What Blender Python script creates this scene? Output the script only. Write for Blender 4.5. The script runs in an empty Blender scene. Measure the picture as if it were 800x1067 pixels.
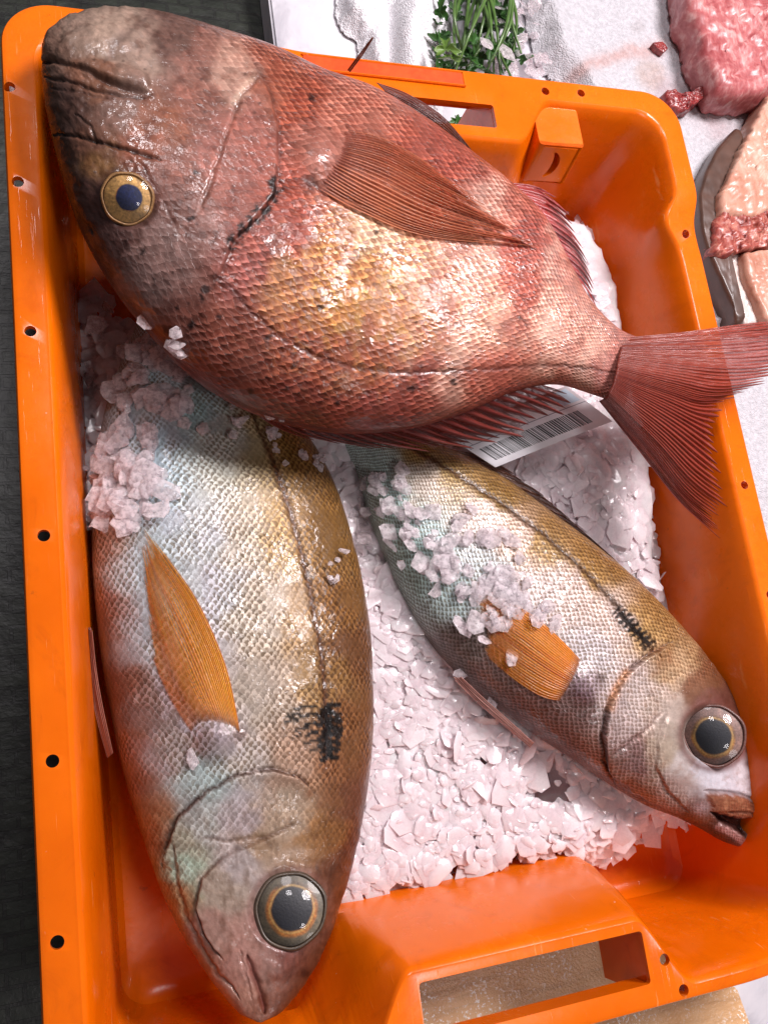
import bpy, bmesh, math, random
import numpy as np
from mathutils import Vector, Matrix
from mathutils.bvhtree import BVHTree

rng = np.random.default_rng(7)
random.seed(7)
scene = bpy.context.scene
COL = scene.collection

# ------------------------------------------------------------------ camera
F = 946.0                                   # focal length in photo pixels (photo 800 x 1067)
CX, CY = 400.0, 533.5
ZR = 0.135                                  # height of the crate rim
ZC = ZR + 0.46                              # height of the camera
_u = np.array([2755., -149., F]); _u /= np.linalg.norm(_u)
_v = np.array([-539., -3960., F]); _v -= _u * (_u @ _v); _v /= np.linalg.norm(_v)
RC = np.array([_u, _v, np.cross(_u, _v)])   # camera axes -> world axes
cam_d = bpy.data.cameras.new("camera")
cam = bpy.data.objects.new("camera", cam_d); COL.objects.link(cam)
cam_d.sensor_fit = 'VERTICAL'; cam_d.sensor_height = 24.0; cam_d.lens = 24.0 * F / 1067.0
cam_d.clip_start = 0.01; cam_d.clip_end = 50.0
cam.matrix_world = Matrix(((RC[0, 0], -RC[0, 1], -RC[0, 2], 0.0),
                           (RC[1, 0], -RC[1, 1], -RC[1, 2], 0.0),
                           (RC[2, 0], -RC[2, 1], -RC[2, 2], ZC),
                           (0, 0, 0, 1)))
scene.camera = cam

# ------------------------------------------------------------------ light
world = bpy.data.worlds.new("World"); scene.world = world; world.use_nodes = True
wbg = world.node_tree.nodes["Background"]
wbg.inputs[0].default_value = (0.95, 0.86, 0.92, 1); wbg.inputs[1].default_value = 0.14

def area(name, loc, target, size, power, color):
    l = bpy.data.lights.new(name, 'AREA'); l.shape = 'DISK'; l.size = size; l.energy = power; l.color = color
    o = bpy.data.objects.new(name, l); COL.objects.link(o)
    o.location = loc
    o.rotation_euler = (Vector(target) - Vector(loc)).to_track_quat('-Z', 'Y').to_euler()
    return o
area("key_lamp", (0.92, 0.62, 1.50), (0.25, 0.12, 0.1), 0.55, 37.0, (1.0, 0.92, 0.94))
area("hall_lamp", (0.05, 0.85, 1.5), (0.25, 0.2, 0.1), 0.30, 8.0, (1.0, 0.94, 0.97))
area("front_lamp", (0.50, -0.65, 1.45), (0.25, 0.0, 0.1), 0.25, 4.0, (1.0, 0.93, 0.94))

scene.view_settings.view_transform = 'Standard'
scene.view_settings.look = 'None'
scene.view_settings.exposure = 0.12
scene.view_settings.gamma = 1.0
scene.cycles.max_bounces = 14; scene.cycles.diffuse_bounces = 9; scene.cycles.transparent_max_bounces = 16

# ------------------------------------------------------------------ helpers
def P(px, py, z):
    """point of the photo -> world point at height z (scalars or arrays)"""
    px, py, z = np.broadcast_arrays(np.asarray(px, float), np.asarray(py, float), np.asarray(z, float))
    d = np.stack([px - CX, py - CY, np.full(px.shape, F)], -1) @ RC.T
    t = (ZC - z) / -d[..., 2]
    q = d * t[..., None]; q[..., 2] = z
    return q
def project(w):
    c = (w - np.array([0, 0, ZC])) @ RC
    return np.stack([CX + F * c[..., 0] / c[..., 2], CY + F * c[..., 1] / c[..., 2]], -1)
def lin(c):
    c = np.asarray(c, float) / 255.0
    return np.where(c <= 0.04045, c / 12.92, ((c + 0.055) / 1.055) ** 2.4)
def sstep(x, a, b):
    t = np.clip((x - a) / (b - a), 0, 1); return t * t * (3 - 2 * t)
def catmull(pts, n, at=None):
    """smooth curve through the points, n samples (uniform in the index)"""
    p = np.asarray(pts, float)
    if p.ndim == 1: p = p[:, None]
    k = len(p)
    e = np.vstack([2 * p[0] - p[1], p, 2 * p[-1] - p[-2]])
    t = np.linspace(0, k - 1, n) if at is None else np.asarray(at) * (k - 1)
    i = np.minimum(t.astype(int), k - 2); f = (t - i)[:, None]
    p0, p1, p2, p3 = e[i], e[i + 1], e[i + 2], e[i + 3]
    return 0.5 * (2 * p1 + (p2 - p0) * f + (2 * p0 - 5 * p1 + 4 * p2 - p3) * f ** 2 + (3 * p1 - p0 - 3 * p2 + p3) * f ** 3)
def pdist(q, line):
    """distance of points q (n,2) to a polyline, signed side (+ = right of travel in y-down pixels), parameter 0..1"""
    L = np.asarray(line, float); best = np.full(len(q), 1e9); sg = np.zeros(len(q)); par = np.zeros(len(q))
    m = len(L) - 1
    for i in range(m):
        a, b = L[i], L[i + 1]; ab = b - a
        t = np.clip(((q - a) @ ab) / (ab @ ab + 1e-12), 0, 1)
        w = q - (a + t[:, None] * ab); d = np.hypot(w[:, 0], w[:, 1])
        up = d < best
        best = np.where(up, d, best); par = np.where(up, (i + t) / m, par)
        sg = np.where(up, np.sign(ab[0] * (q[:, 1] - a[1]) - ab[1] * (q[:, 0] - a[0])), sg)
    return best, sg, par
def inpoly(q, poly):
    poly = np.asarray(poly, float); r = np.zeros(len(q), bool); j = len(poly) - 1
    for i in range(len(poly)):
        xi, yi = poly[i]; xj, yj = poly[j]
        c = ((yi > q[:, 1]) != (yj > q[:, 1])) & (q[:, 0] < (xj - xi) * (q[:, 1] - yi) / (yj - yi + 1e-12) + xi)
        r ^= c; j = i
    return r
def sdpoly(q, poly):
    d, _, _ = pdist(q, list(poly) + [poly[0]])
    return np.where(inpoly(q, poly), d, -d)
_perm = rng.random((64, 64, 4))
def vnoise(x, y, ch=0):
    """smooth value noise 0..1"""
    xi = np.floor(x).astype(int); yi = np.floor(y).astype(int); fx = x - xi; fy = y - yi
    fx = fx * fx * (3 - 2 * fx); fy = fy * fy * (3 - 2 * fy)
    g = lambda a, b: _perm[a % 64, b % 64, ch]
    return (g(xi, yi) * (1 - fx) + g(xi + 1, yi) * fx) * (1 - fy) + (g(xi, yi + 1) * (1 - fx) + g(xi + 1, yi + 1) * fx) * fy
def fbm(x, y, ch=0, o=4):
    s = 0; a = 0.5
    for k in range(o):
        s = s + a * vnoise(x * 2 ** k + 7.3 * k, y * 2 ** k + 3.1 * k, ch); a *= 0.5
    return s / (1 - 0.5 ** o)

def link(name, me, mat=None, parent=None, smooth=True, sharp=None):
    o = bpy.data.objects.new(name, me); COL.objects.link(o)
    if mat is not None: me.materials.append(mat)
    if smooth: me.polygons.foreach_set("use_smooth", [True] * len(me.polygons))
    if sharp is not None: me.set_sharp_from_angle(angle=math.radians(sharp))
    if parent is not None:
        o.parent = parent
        o.matrix_parent_inverse = parent.matrix_world.inverted()
    me.update()
    return o
def mesh_np(name, verts, quads, attrs=None):
    me = bpy.data.meshes.new(name)
    verts = np.ascontiguousarray(verts, np.float32)
    quads = [np.asarray(q, np.int32) for q in (quads if isinstance(quads, list) else [quads])]
    me.vertices.add(len(verts)); me.vertices.foreach_set("co", verts.ravel())
    nl = sum(q.size for q in quads); nf = sum(len(q) for q in quads)
    me.loops.add(nl); me.loops.foreach_set("vertex_index", np.concatenate([q.ravel() for q in quads]))
    me.polygons.add(nf)
    tot = np.concatenate([np.full(len(q), q.shape[1], np.int32) for q in quads])
    me.polygons.foreach_set("loop_start", np.concatenate([[0], np.cumsum(tot)[:-1]]).astype(np.int32))
    me.update(calc_edges=True); me.validate()
    for k, a in (attrs or {}).items():
        a = np.asarray(a, np.float32)
        if k == 'Col':
            at = me.attributes.new('Col', 'FLOAT_COLOR', 'POINT')
            a = np.concatenate([a, np.ones((len(a), 1), np.float32)], 1)
            at.data.foreach_set('color', a.ravel())
        else:
            at = me.attributes.new(k, 'FLOAT_VECTOR', 'POINT'); at.data.foreach_set('vector', a.ravel())
    return me
def grid_quads(nr, nc, wrap=False):
    i = np.arange(nr - 1)[:, None]; j = np.arange(nc if wrap else nc - 1)[None, :]
    jn = (j + 1) % nc
    return np.stack([i * nc + j, i * nc + jn, (i + 1) * nc + jn, (i + 1) * nc + j], -1).reshape(-1, 4)
def tag(o, label=None, cat=None, group=None, kind=None):
    if label: o['label'] = label
    if cat: o['category'] = cat
    if group: o['group'] = group
    if kind: o['kind'] = kind
    return o
def empty(name, loc):
    o = bpy.data.objects.new(name, None); COL.objects.link(o); o.location = loc; o.empty_display_size = 0.02
    o.matrix_world = Matrix.Translation(Vector(loc))
    return o

# ------------------------------------------------------------------ node helpers
class N:
    """tiny expression builder over Math nodes"""
    def __init__(s, nt, sock): s.nt = nt; s.s = sock
    def op(s, o, b=None, c=None):
        n = s.nt.nodes.new('ShaderNodeMath'); n.operation = o
        for i, v in enumerate((s, b, c)):
            if v is None: continue
            if isinstance(v, N): s.nt.links.new(v.s, n.inputs[i])
            else: n.inputs[i].default_value = float(v)
        return N(s.nt, n.outputs[0])
    def __add__(s, b): return s.op('ADD', b)
    def __sub__(s, b): return s.op('SUBTRACT', b)
    def __mul__(s, b): return s.op('MULTIPLY', b)
    def __truediv__(s, b): return s.op('DIVIDE', b)
    def rsub(s, a): return N.const(s.nt, a) - s
    @staticmethod
    def const(nt, v):
        n = nt.nodes.new('ShaderNodeValue'); n.outputs[0].default_value = v; return N(nt, n.outputs[0])
    def smooth(s, a, b, lo=0.0, hi=1.0):
        n = s.nt.nodes.new('ShaderNodeMapRange'); n.interpolation_type = 'SMOOTHSTEP'
        s.nt.links.new(s.s, n.inputs[0])
        for i, v in zip((1, 2, 3, 4), (a, b, lo, hi)): n.inputs[i].default_value = v
        return N(s.nt, n.outputs[0])
def new_mat(name):
    m = bpy.data.materials.new(name); m.use_nodes = True
    return m, m.node_tree, m.node_tree.nodes['Principled BSDF']
def setp(b, **kw):
    for k, v in kw.items():
        k = k.replace('_', ' ')
        inp = b.inputs[k]
        inp.default_value = (*v, 1) if (isinstance(v, (tuple, list, np.ndarray)) and len(v) == 3 and inp.type == 'RGBA') else v
def noise(nt, scale, detail=4, vec=None, rough=0.6, dist=0.0):
    n = nt.nodes.new('ShaderNodeTexNoise'); n.inputs['Scale'].default_value = scale
    n.inputs['Detail'].default_value = detail; n.inputs['Roughness'].default_value = rough
    n.inputs['Distortion'].default_value = dist
    if vec is not None: nt.links.new(vec, n.inputs['Vector'])
    return n
def objco(nt):
    return nt.nodes.new('ShaderNodeTexCoord').outputs['Object']
def ramp(nt, fac, stops):
    r = nt.nodes.new('ShaderNodeValToRGB'); e = r.color_ramp.elements
    while len(e) < len(stops): e.new(0.5)
    for x, (p, c) in zip(e, stops): x.position = p; x.color = (*c, 1)
    nt.links.new(fac, r.inputs[0]); return r.outputs[0]
def bump(nt, height, strength, dist, normal=None):
    n = nt.nodes.new('ShaderNodeBump'); n.inputs['Strength'].default_value = strength; n.inputs['Distance'].default_value = dist
    nt.links.new(height, n.inputs['Height'])
    if normal is not None: nt.links.new(normal, n.inputs['Normal'])
    return n.outputs[0]
def mixc(nt, fac, a, b, mode='MIX'):
    n = nt.nodes.new('ShaderNodeMix'); n.data_type = 'RGBA'; n.blend_type = mode
    ins = (n.inputs[0], n.inputs[6], n.inputs[7])
    for i, v in zip(ins, (fac, a, b)):
        if isinstance(v, N): v = v.s
        if hasattr(v, 'node'): nt.links.new(v, i)
        elif isinstance(v, (int, float)): i.default_value = v
        else: i.default_value = (*v, 1)
    return n.outputs[2]

# ------------------------------------------------------------------ materials
def mat_crate():
    m, nt, b = new_mat("orange_plastic")
    co = objco(nt)
    n1 = noise(nt, 9, 5, co); n2 = noise(nt, 160, 3, co)
    c = ramp(nt, n1.outputs[0], [(0.3, (0.64, 0.108, 0.0006)), (0.7, (0.80, 0.152, 0.001))])
    spk = noise(nt, 230, 2, co); c = mixc(nt, (N(nt, spk.outputs[0]).smooth(0.745, 0.765) * N(nt, noise(nt, 14, 2, co).outputs[0]).smooth(0.5, 0.62) * 0.7).s, c, (0.7, 0.5, 0.42))
    sm_ = noise(nt, 26, 5, co, 0.7, 1.5); c = mixc(nt, (N(nt, sm_.outputs[0]).smooth(0.52, 0.72) * 0.30).s, c, (0.44, 0.068, 0.002))
    nt.links.new(c, b.inputs['Base Color'])
    r = N(nt, n1.outputs[0]).smooth(0.3, 0.75, 0.16, 0.32) + (N(nt, n2.outputs[0]) - 0.5) * 0.12
    nt.links.new(r.s, b.inputs['Roughness'])
    # fine scratches: stretched noise
    mp = nt.nodes.new('ShaderNodeMapping'); mp.inputs['Scale'].default_value = (700, 30, 60); mp.inputs['Rotation'].default_value = (0, 0, 0.6)
    nt.links.new(co, mp.inputs[0]); n3 = noise(nt, 1.0, 3, mp.outputs[0])
    scr = N(nt, n3.outputs[0]).smooth(0.63, 0.70) * N(nt, noise(nt, 18, 3, co).outputs[0]).smooth(0.48, 0.62) * 0.45
    c = mixc(nt, scr.s, c, (0.86, 0.36, 0.12))
    gr = N(nt, noise(nt, 75, 4, co, 0.7).outputs[0]).smooth(0.66, 0.74) * 0.4
    c = mixc(nt, gr.s, c, (0.20, 0.045, 0.01))
    nt.links.new(c, b.inputs['Base Color'])
    h = N(nt, n2.outputs[0]) * 0.5 + N(nt, n3.outputs[0]).smooth(0.62, 0.75) * 0.5 + N(nt, noise(nt, 22, 2, co).outputs[0]) * 3.0
    nt.links.new(bump(nt, h.s, 0.25, 0.0006), b.inputs['Normal'])
    setp(b, Subsurface_Weight=0.08, Subsurface_Radius=(0.01, 0.003, 0.001), Subsurface_Scale=0.4, IOR=1.45)
    return m
def mat_simple(name, col, rough=0.5, **kw):
    m, nt, b = new_mat(name)
    co = objco(nt); n1 = noise(nt, kw.pop('nscale', 120), 4, co)
    amt = kw.pop('var', 0.25)
    c = mixc(nt, N(nt, n1.outputs[0]).smooth(0.25, 0.75).s, tuple(np.array(col) * (1 - amt)), tuple(np.minimum(np.array(col) * (1 + amt), 1)))
    nt.links.new(c, b.inputs['Base Color'])
    bs = kw.pop('bump', 0.2); bd = kw.pop('bdist', 0.0005)
    nt.links.new(bump(nt, n1.outputs[0], bs, bd), b.inputs['Normal'])
    setp(b, Roughness=rough, **kw)
    return m
def mat_fish(name, edge=(0.35, 0.1, 0.06), contrast=0.75, bstr=0.7, coat=0.55, L=1.5, pw=1.35, lo=0.22, hi=0.72, side=0.7, streak=0.65, wb=1.0, mott=1.0):
    m, nt, b = new_mat(name)
    at = nt.nodes.new('ShaderNodeAttribute'); at.attribute_name = 'Col'
    sc = nt.nodes.new('ShaderNodeAttribute'); sc.attribute_name = 'sc'
    mt = nt.nodes.new('ShaderNodeAttribute'); mt.attribute_name = 'mt'
    s1 = nt.nodes.new('ShaderNodeSeparateXYZ'); nt.links.new(sc.outputs['Vector'], s1.inputs[0])
    s2 = nt.nodes.new('ShaderNodeSeparateXYZ'); nt.links.new(mt.outputs['Vector'], s2.inputs[0])
    wob = noise(nt, 110, 3, objco(nt))
    ws = nt.nodes.new('ShaderNodeSeparateColor'); nt.links.new(wob.outputs[1], ws.inputs[0])
    a = N(nt, s1.outputs[0]) + (N(nt, ws.outputs[0]) - 0.5) * wb; bb = N(nt, s1.outputs[1]) + (N(nt, ws.outputs[1]) - 0.5) * wb; mask = N(nt, s1.outputs[2])
    dx = 0.62
    q = a * (1 / dx); k0 = q.op('FLOOR') - 1.0
    cand = []
    for i in range(3):
        k = k0 + float(i)
        p = k.op('FLOORED_MODULO', 2.0)
        y = bb + p * 0.5
        cell = y.op('FLOOR')
        db = (y - cell - 0.5).op('ABSOLUTE') * 2.0
        E = k * dx + (db.op('POWER', pw)).rsub(1.0) * (L * dx)
        cand.append((E - a, cell, k, db, (y - cell - 0.5) * 2.0))
    def sel(t, x, y): return y + (x - y) * t
    t0 = cand[0][0].op('GREATER_THAN', 0.0); t1 = cand[1][0].op('GREATER_THAN', 0.0)
    d, cell, k, db, dbs = [sel(t0, cand[0][i], sel(t1, cand[1][i], cand[2][i])) for i in range(5)]
    cmb = nt.nodes.new('ShaderNodeCombineXYZ'); nt.links.new(cell.s, cmb.inputs[0]); nt.links.new(k.s, cmb.inputs[1])
    wn = nt.nodes.new('ShaderNodeTexWhiteNoise'); wn.noise_dimensions = '3D'; nt.links.new(cmb.outputs[0], wn.inputs[0])
    rnd = N(nt, wn.outputs[0])
    rnd2 = (rnd * 57.31).op('FRACT'); rnd3 = (rnd * 191.7).op('FRACT')
    tilt = (rnd2 - 0.5) * dbs * 0.55 + (rnd3 - 0.5) * d * 1.1
    inner = (d.smooth(lo, hi) + db.op('POWER', 3.0) * side).op('MINIMUM', 1.0)                        # 1 deep under the neighbour, 0 at the free edge
    rim = d.smooth(0.0, 0.10, 1.0, 0.0)
    height = (d * 1.1).rsub(1.0) * d.smooth(0.0, 0.06) + (rnd - 0.5) * 0.25 - db.op('POWER', 2.0) * 0.25
    fn = noise(nt, 900, 3, objco(nt)); big = noise(nt, 95, 4, objco(nt))
    # colour
    base = at.outputs['Color']
    edgec = mixc(nt, 1.0, base, edge, 'MULTIPLY')
    f = (inner * mask * contrast)
    c = mixc(nt, f, base, edgec)
    br = ((db * -1.5 + 0.80) * mask * streak + (rnd - 0.5) * 0.8 * mott + (N(nt, fn.outputs[0]) - 0.5) * 0.7 + (N(nt, big.outputs[0]) - 0.5) * 0.9 * mott) * (mask * 0.6 + 0.4) + 1.0
    bv = nt.nodes.new('ShaderNodeCombineColor')
    for i in range(3): nt.links.new(br.s, bv.inputs[i])
    c = mixc(nt, 1.0, c, bv.outputs[0], 'MULTIPLY')
    nt.links.new(c, b.inputs['Base Color'])
    nt.links.new((N(nt, s2.outputs[0]) * (inner * mask * 0.8).rsub(1.0)).s, b.inputs['Metallic'])
    r = N(nt, s2.outputs[1]) + 0.08 + (rnd - 0.5) * 0.18 * mask + (N(nt, fn.outputs[0]) - 0.5) * 0.2
    nt.links.new(r.op('MAXIMUM', 0.08).s, b.inputs['Roughness'])
    hh = (height + tilt) * mask + N(nt, fn.outputs[0]) * 0.22 + N(nt, big.outputs[0]) * 0.8
    nrm = bump(nt, hh.s, bstr, 0.0013)
    nt.links.new(nrm, b.inputs['Normal'])
    wet = noise(nt, 300, 3, objco(nt), 0.55)
    nt.links.new(bump(nt, (N(nt, wet.outputs[0]) * 1.0 + (height * 0.4 + tilt * 1.2) * mask).s, 0.5, 0.0011), b.inputs['Coat Normal'])
    pw_ = noise(nt, 55, 3, objco(nt))
    nt.links.new((N(nt, pw_.outputs[0]).smooth(0.42, 0.68) * coat + 0.08).s, b.inputs['Coat Weight'])
    setp(b, Coat_Roughness=0.06, Specular_IOR_Level=0.22, Subsurface_Weight=0.0)
    return m
def mat_fin(name, alpha=0.85, rough=0.3, trans=0.25):
    m, nt, b = new_mat(name)
    at = nt.nodes.new('ShaderNodeAttribute'); at.attribute_name = 'Col'
    sc = nt.nodes.new('ShaderNodeAttribute'); sc.attribute_name = 'sc'
    s1 = nt.nodes.new('ShaderNodeSeparateXYZ'); nt.links.new(sc.outputs['Vector'], s1.inputs[0])
    fn = noise(nt, 700, 3, objco(nt))
    br = (N(nt, fn.outputs[0]) - 0.5) * 0.7 + 1.0
    bv = nt.nodes.new('ShaderNodeCombineColor')
    for i in range(3): nt.links.new(br.s, bv.inputs[i])
    c = mixc(nt, 1.0, at.outputs['Color'], bv.outputs[0], 'MULTIPLY')
    nt.links.new(c, b.inputs['Base Color'])
    # segment marks across each ray
    sg = (N(nt, s1.outputs[1]) * 60.0).op('SINE')
    hh = sg * 0.15 + N(nt, fn.outputs[0]) * 0.6
    nt.links.new(bump(nt, hh.s, 0.5, 0.0006), b.inputs['Normal'])
    nt.links.new(s1.outputs[2], b.inputs['Alpha'])
    setp(b, Roughness=rough, Coat_Weight=0.35, Coat_Roughness=0.1)
    tr = nt.nodes.new('ShaderNodeBsdfTranslucent'); nt.links.new(c, tr.inputs[0])
    mx = nt.nodes.new('ShaderNodeMixShader'); mx.inputs[0].default_value = trans
    out = nt.nodes['Material Output']
    nt.links.new(b.outputs[0], mx.inputs[1]); nt.links.new(tr.outputs[0], mx.inputs[2]); nt.links.new(mx.outputs[0], out.inputs[0])
    return m
def mat_ice(name="flake_ice"):
    m, nt, b = new_mat(name)
    co = objco(nt)
    n1 = noise(nt, 500, 3, co); n2 = noise(nt, 60, 2, co)
    c = ramp(nt, n2.outputs[0], [(0.3, (0.97, 0.885, 0.91)), (0.7, (1.0, 0.95, 0.965))])
    nt.links.new(c, b.inputs['Base Color'])
    nt.links.new(bump(nt, n1.outputs[0], 0.25, 0.0006), b.inputs['Normal'])
    nt.links.new(N(nt, n1.outputs[0]).smooth(0.3, 0.7, 0.15, 0.4).s, b.inputs['Roughness'])
    tr = nt.nodes.new('ShaderNodeBsdfTranslucent'); nt.links.new(c, tr.inputs[0])
    mx = nt.nodes.new('ShaderNodeMixShader'); mx.inputs[0].default_value = 0.30
    nt.links.new(b.outputs[0], mx.inputs[1]); nt.links.new(tr.outputs[0], mx.inputs[2]); nt.links.new(mx.outputs[0], nt.nodes['Material Output'].inputs[0])
    setp(b, IOR=1.31, Transmission_Weight=0.06, Coat_Weight=0.4, Coat_Roughness=0.08, Subsurface_Weight=0.5, Subsurface_Radius=(0.02, 0.014, 0.015), Subsurface_Scale=1.0)
    return m
def mat_wet_ice():
    m, nt, b = new_mat("wet_clear_ice")
    co = objco(nt); n1 = noise(nt, 350, 4, co)
    nt.links.new(bump(nt, n1.outputs[0], 0.3, 0.0008), b.inputs['Normal'])
    setp(b, Base_Color=(0.97, 0.94, 0.96), Roughness=0.12, IOR=1.25, Transmission_Weight=1.0)
    d = nt.nodes.new('ShaderNodeBsdfDiffuse'); d.inputs[0].default_value = (0.95, 0.885, 0.905, 1)
    t = nt.nodes.new('ShaderNodeBsdfTranslucent'); t.inputs[0].default_value = (0.97, 0.91, 0.93, 1)
    m1 = nt.nodes.new('ShaderNodeMixShader'); nt.links.new(d.outputs[0], m1.inputs[1]); nt.links.new(t.outputs[0], m1.inputs[2]); m1.inputs[0].default_value = 0.5
    m2 = nt.nodes.new('ShaderNodeMixShader'); nt.links.new(N(nt, n1.outputs[0]).smooth(0.35, 0.65, 0.22, 0.58).s, m2.inputs[0])
    nt.links.new(b.outputs[0], m2.inputs[1]); nt.links.new(m1.outputs[0], m2.inputs[2]); nt.links.new(m2.outputs[0], nt.nodes['Material Output'].inputs[0])
    return m
M_WET = mat_wet_ice()
M_CRATE = mat_crate()
M_ICE = mat_ice()

# ------------------------------------------------------------------ the place: dark floor, marble counter, board
def slab(name, poly, z0, z1, mat, bevel=0.002):
    bm = bmesh.new()
    f = bm.faces.new([bm.verts.new((x, y, z0)) for x, y in poly])
    if f.normal.z < 0 or True: f.normal_update()
    if f.normal.z < 0: f.normal_flip()
    r = bmesh.ops.extrude_face_region(bm, geom=[f])
    for v in r['geom']:
        if isinstance(v, bmesh.types.BMVert): v.co.z = z1
    bmesh.ops.recalc_face_normals(bm, faces=bm.faces)
    bmesh.ops.bevel(bm, geom=bm.edges[:], offset=bevel, segments=2, affect='EDGES')
    me = bpy.data.meshes.new(name); bm.to_mesh(me); bm.free()
    return link(name, me, mat, sharp=40)

def mat_floor():
    m, nt, b = new_mat("dark_wet_tiles")
    co = objco(nt)
    br = nt.nodes.new('ShaderNodeTexBrick'); nt.links.new(co, br.inputs[0])
    for k, v in dict(Scale=26.0).items(): br.inputs[k].default_value = v
    br.inputs['Color1'].default_value = (0.009, 0.012, 0.008, 1); br.inputs['Color2'].default_value = (0.012, 0.015, 0.010, 1)
    br.inputs['Mortar'].default_value = (0.006, 0.007, 0.005, 1); br.inputs['Mortar Size'].default_value = 0.03
    n1 = noise(nt, 45, 5, co)
    c = mixc(nt, 1.0, br.outputs[0], ramp(nt, n1.outputs[0], [(0.3, (0.4, 0.4, 0.4)), (0.7, (1.6, 1.6, 1.5))]), 'MULTIPLY')
    sp = noise(nt, 900, 2, co)
    c = mixc(nt, N(nt, sp.outputs[0]).smooth(0.72, 0.78).s, c, (0.07, 0.08, 0.065))
    nt.links.new(c, b.inputs['Base Color'])
    h = N(nt, n1.outputs[0]) * 0.7 - N(nt, br.outputs[1]) * 1.0
    nt.links.new(bump(nt, h.s, 0.6, 0.003), b.inputs['Normal']); setp(b, Roughness=0.45)
    return m
bm = bmesh.new()
bmesh.ops.create_grid(bm, x_segments=2, y_segments=2, size=1.6)
me = bpy.data.meshes.new("floor"); bm.to_mesh(me); bm.free()
o = link("floor", me, mat_floor()); o.location = (0.2, 0.2, -0.03); tag(o, kind='structure')

def mat_marble():
    m, nt, b = new_mat("white_marble")
    co = objco(nt)
    n1 = noise(nt, 11, 6, co, 0.6, 0.8); n2 = noise(nt, 60, 4, co)
    c = ramp(nt, n1.outputs[0], [(0.32, (0.40, 0.39, 0.43)), (0.45, (0.60, 0.59, 0.63)), (0.60, (0.68, 0.67, 0.70))])
    c = mixc(nt, N(nt, n2.outputs[0]).smooth(0.66, 0.8).s, c, (0.35, 0.34, 0.40))
    nt.links.new(c, b.inputs['Base Color']); setp(b, Roughness=0.22, Coat_Weight=0.3)
    return m
o = slab("marble_counter", [(0.0, -0.5), (0.9, -0.5), (0.9, 1.0), (0.172, 1.0), (0.172, 0.49), (0.0, 0.49)], -0.03, 0.0, mat_marble())
tag(o, "pale grey veined marble counter under and behind the orange crate", "counter")

def mat_board():
    m, nt, b = new_mat("tan_damp_board")
    co = objco(nt)
    mp = nt.nodes.new('ShaderNodeMapping'); mp.inputs['Scale'].default_value = (6, 90, 20); nt.links.new(co, mp.inputs[0])
    n1 = noise(nt, 2.0, 4, mp.outputs[0]); n2 = noise(nt, 35, 4, co); n3 = noise(nt, 620, 2, co)
    c = ramp(nt, n2.outputs[0], [(0.3, (0.62, 0.34, 0.15)), (0.7, (0.78, 0.50, 0.27))])
    c = mixc(nt, N(nt, n1.outputs[0]).smooth(0.5, 0.7, 0, 0.35).s, c, (0.28, 0.14, 0.06))
    spk = N(nt, n3.outputs[0]).smooth(0.57, 0.64) * N(nt, noise(nt, 25, 3, co).outputs[0]).smooth(0.42, 0.6)
    c = mixc(nt, spk.s, c, (1.0, 0.95, 0.88))
    nt.links.new(c, b.inputs['Base Color'])
    nt.links.new(bump(nt, n3.outputs[0], 0.6, 0.0012), b.inputs['Normal']); setp(b, Roughness=0.25)
    return m
q = [P(x, y, 0.030)[:2] for x, y in ((768, 1030), (790, 1090), (400, 1180), (300, 1150), (380, 965), (560, 930))]
o = slab("board", q, 0.002, 0.030, mat_board(), 0.001)
tag(o, "tan damp board with frosty glitter seen through the front handle slot", "board")

# ------------------------------------------------------------------ the crate
X0, X1, Y0, Y1 = -0.0236, 0.4266, -0.160, 0.4153
def crate_ring(off, z, bulge=0.0, extra=0.0, nlong=150, ncor=14, rad=0.028):
    """closed loop: rounded rectangle inset by off; the two end walls bulge inward at the handles"""
    x0, x1, y0, y1 = X0 + off, X1 - off, Y0 + off, Y1 - off
    r = max(rad - off * 0.35, 0.012)
    pts = []
    cs = [((x0 + r, y0 + r), math.pi), ((x1 - r, y0 + r), 1.5 * math.pi), ((x1 - r, y1 - r), 0.0), ((x0 + r, y1 - r), 0.5 * math.pi)]
    for k in range(4):
        (cx, cy), a0 = cs[k]
        for i in range(ncor):
            a = a0 + 0.5 * math.pi * i / (ncor - 1)
            pts.append((cx + r * math.cos(a), cy + r * math.sin(a)))
        p = pts[-1]; (nx, ny), b0 = cs[(k + 1) % 4]
        qx, qy = nx + r * math.cos(b0), ny + r * math.sin(b0)
        for i in range(1, nlong):
            t = i / nlong; pts.append((p[0] + (qx - p[0]) * t, p[1] + (qy - p[1]) * t))
    p = np.array(pts); p = np.concatenate([p, np.full((len(p), 1), z)], 1)
    xc = 0.208
    def bw(x, hw, ramp): return 1 - sstep(np.abs(x - xc), hw, hw + ramp)
    front = (p[:, 1] < Y0 + off + 1e-4); back = (p[:, 1] > Y1 - off - 1e-4)
    w = bw(p[:, 0], 0.063 + extra, 0.030)
    p[:, 1] += np.where(front, w * bulge, 0)
    if off > 0.01: p[:, 1] -= 0.010 * np.clip((Y1 - p[:, 1]) / (Y1 - Y0), 0, 1)
    
    w2 = bw(p[:, 0], 0.083 + extra, 0.030)
    p[:, 1] -= np.where(back, w2 * bulge * 0.95, 0)
    # the rim is stepped: the side walls run lower than the corners
    if z > ZR - 0.04:
        k = sstep(z, ZR - 0.04, ZR - 0.004)
        right = sstep(p[:, 0], 0.33, 0.40)
        dip = sstep(p[:, 1], 0.295, 0.335)
        p[:, 2] -= 0.010 * k * right * (1 - dip)
        p[:, 2] += 0.013 * k * sstep(p[:, 1], 0.22, 0.37) * (1 - sstep(p[:, 0], 0.06, 0.16))
        kn = np.exp(-((p[:, 1] - 0.315) / 0.013) ** 2) * right
        p[:, 0] -= 0.010 * kn * (1 if off > 0.012 else 0.35) * k
    return p
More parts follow.
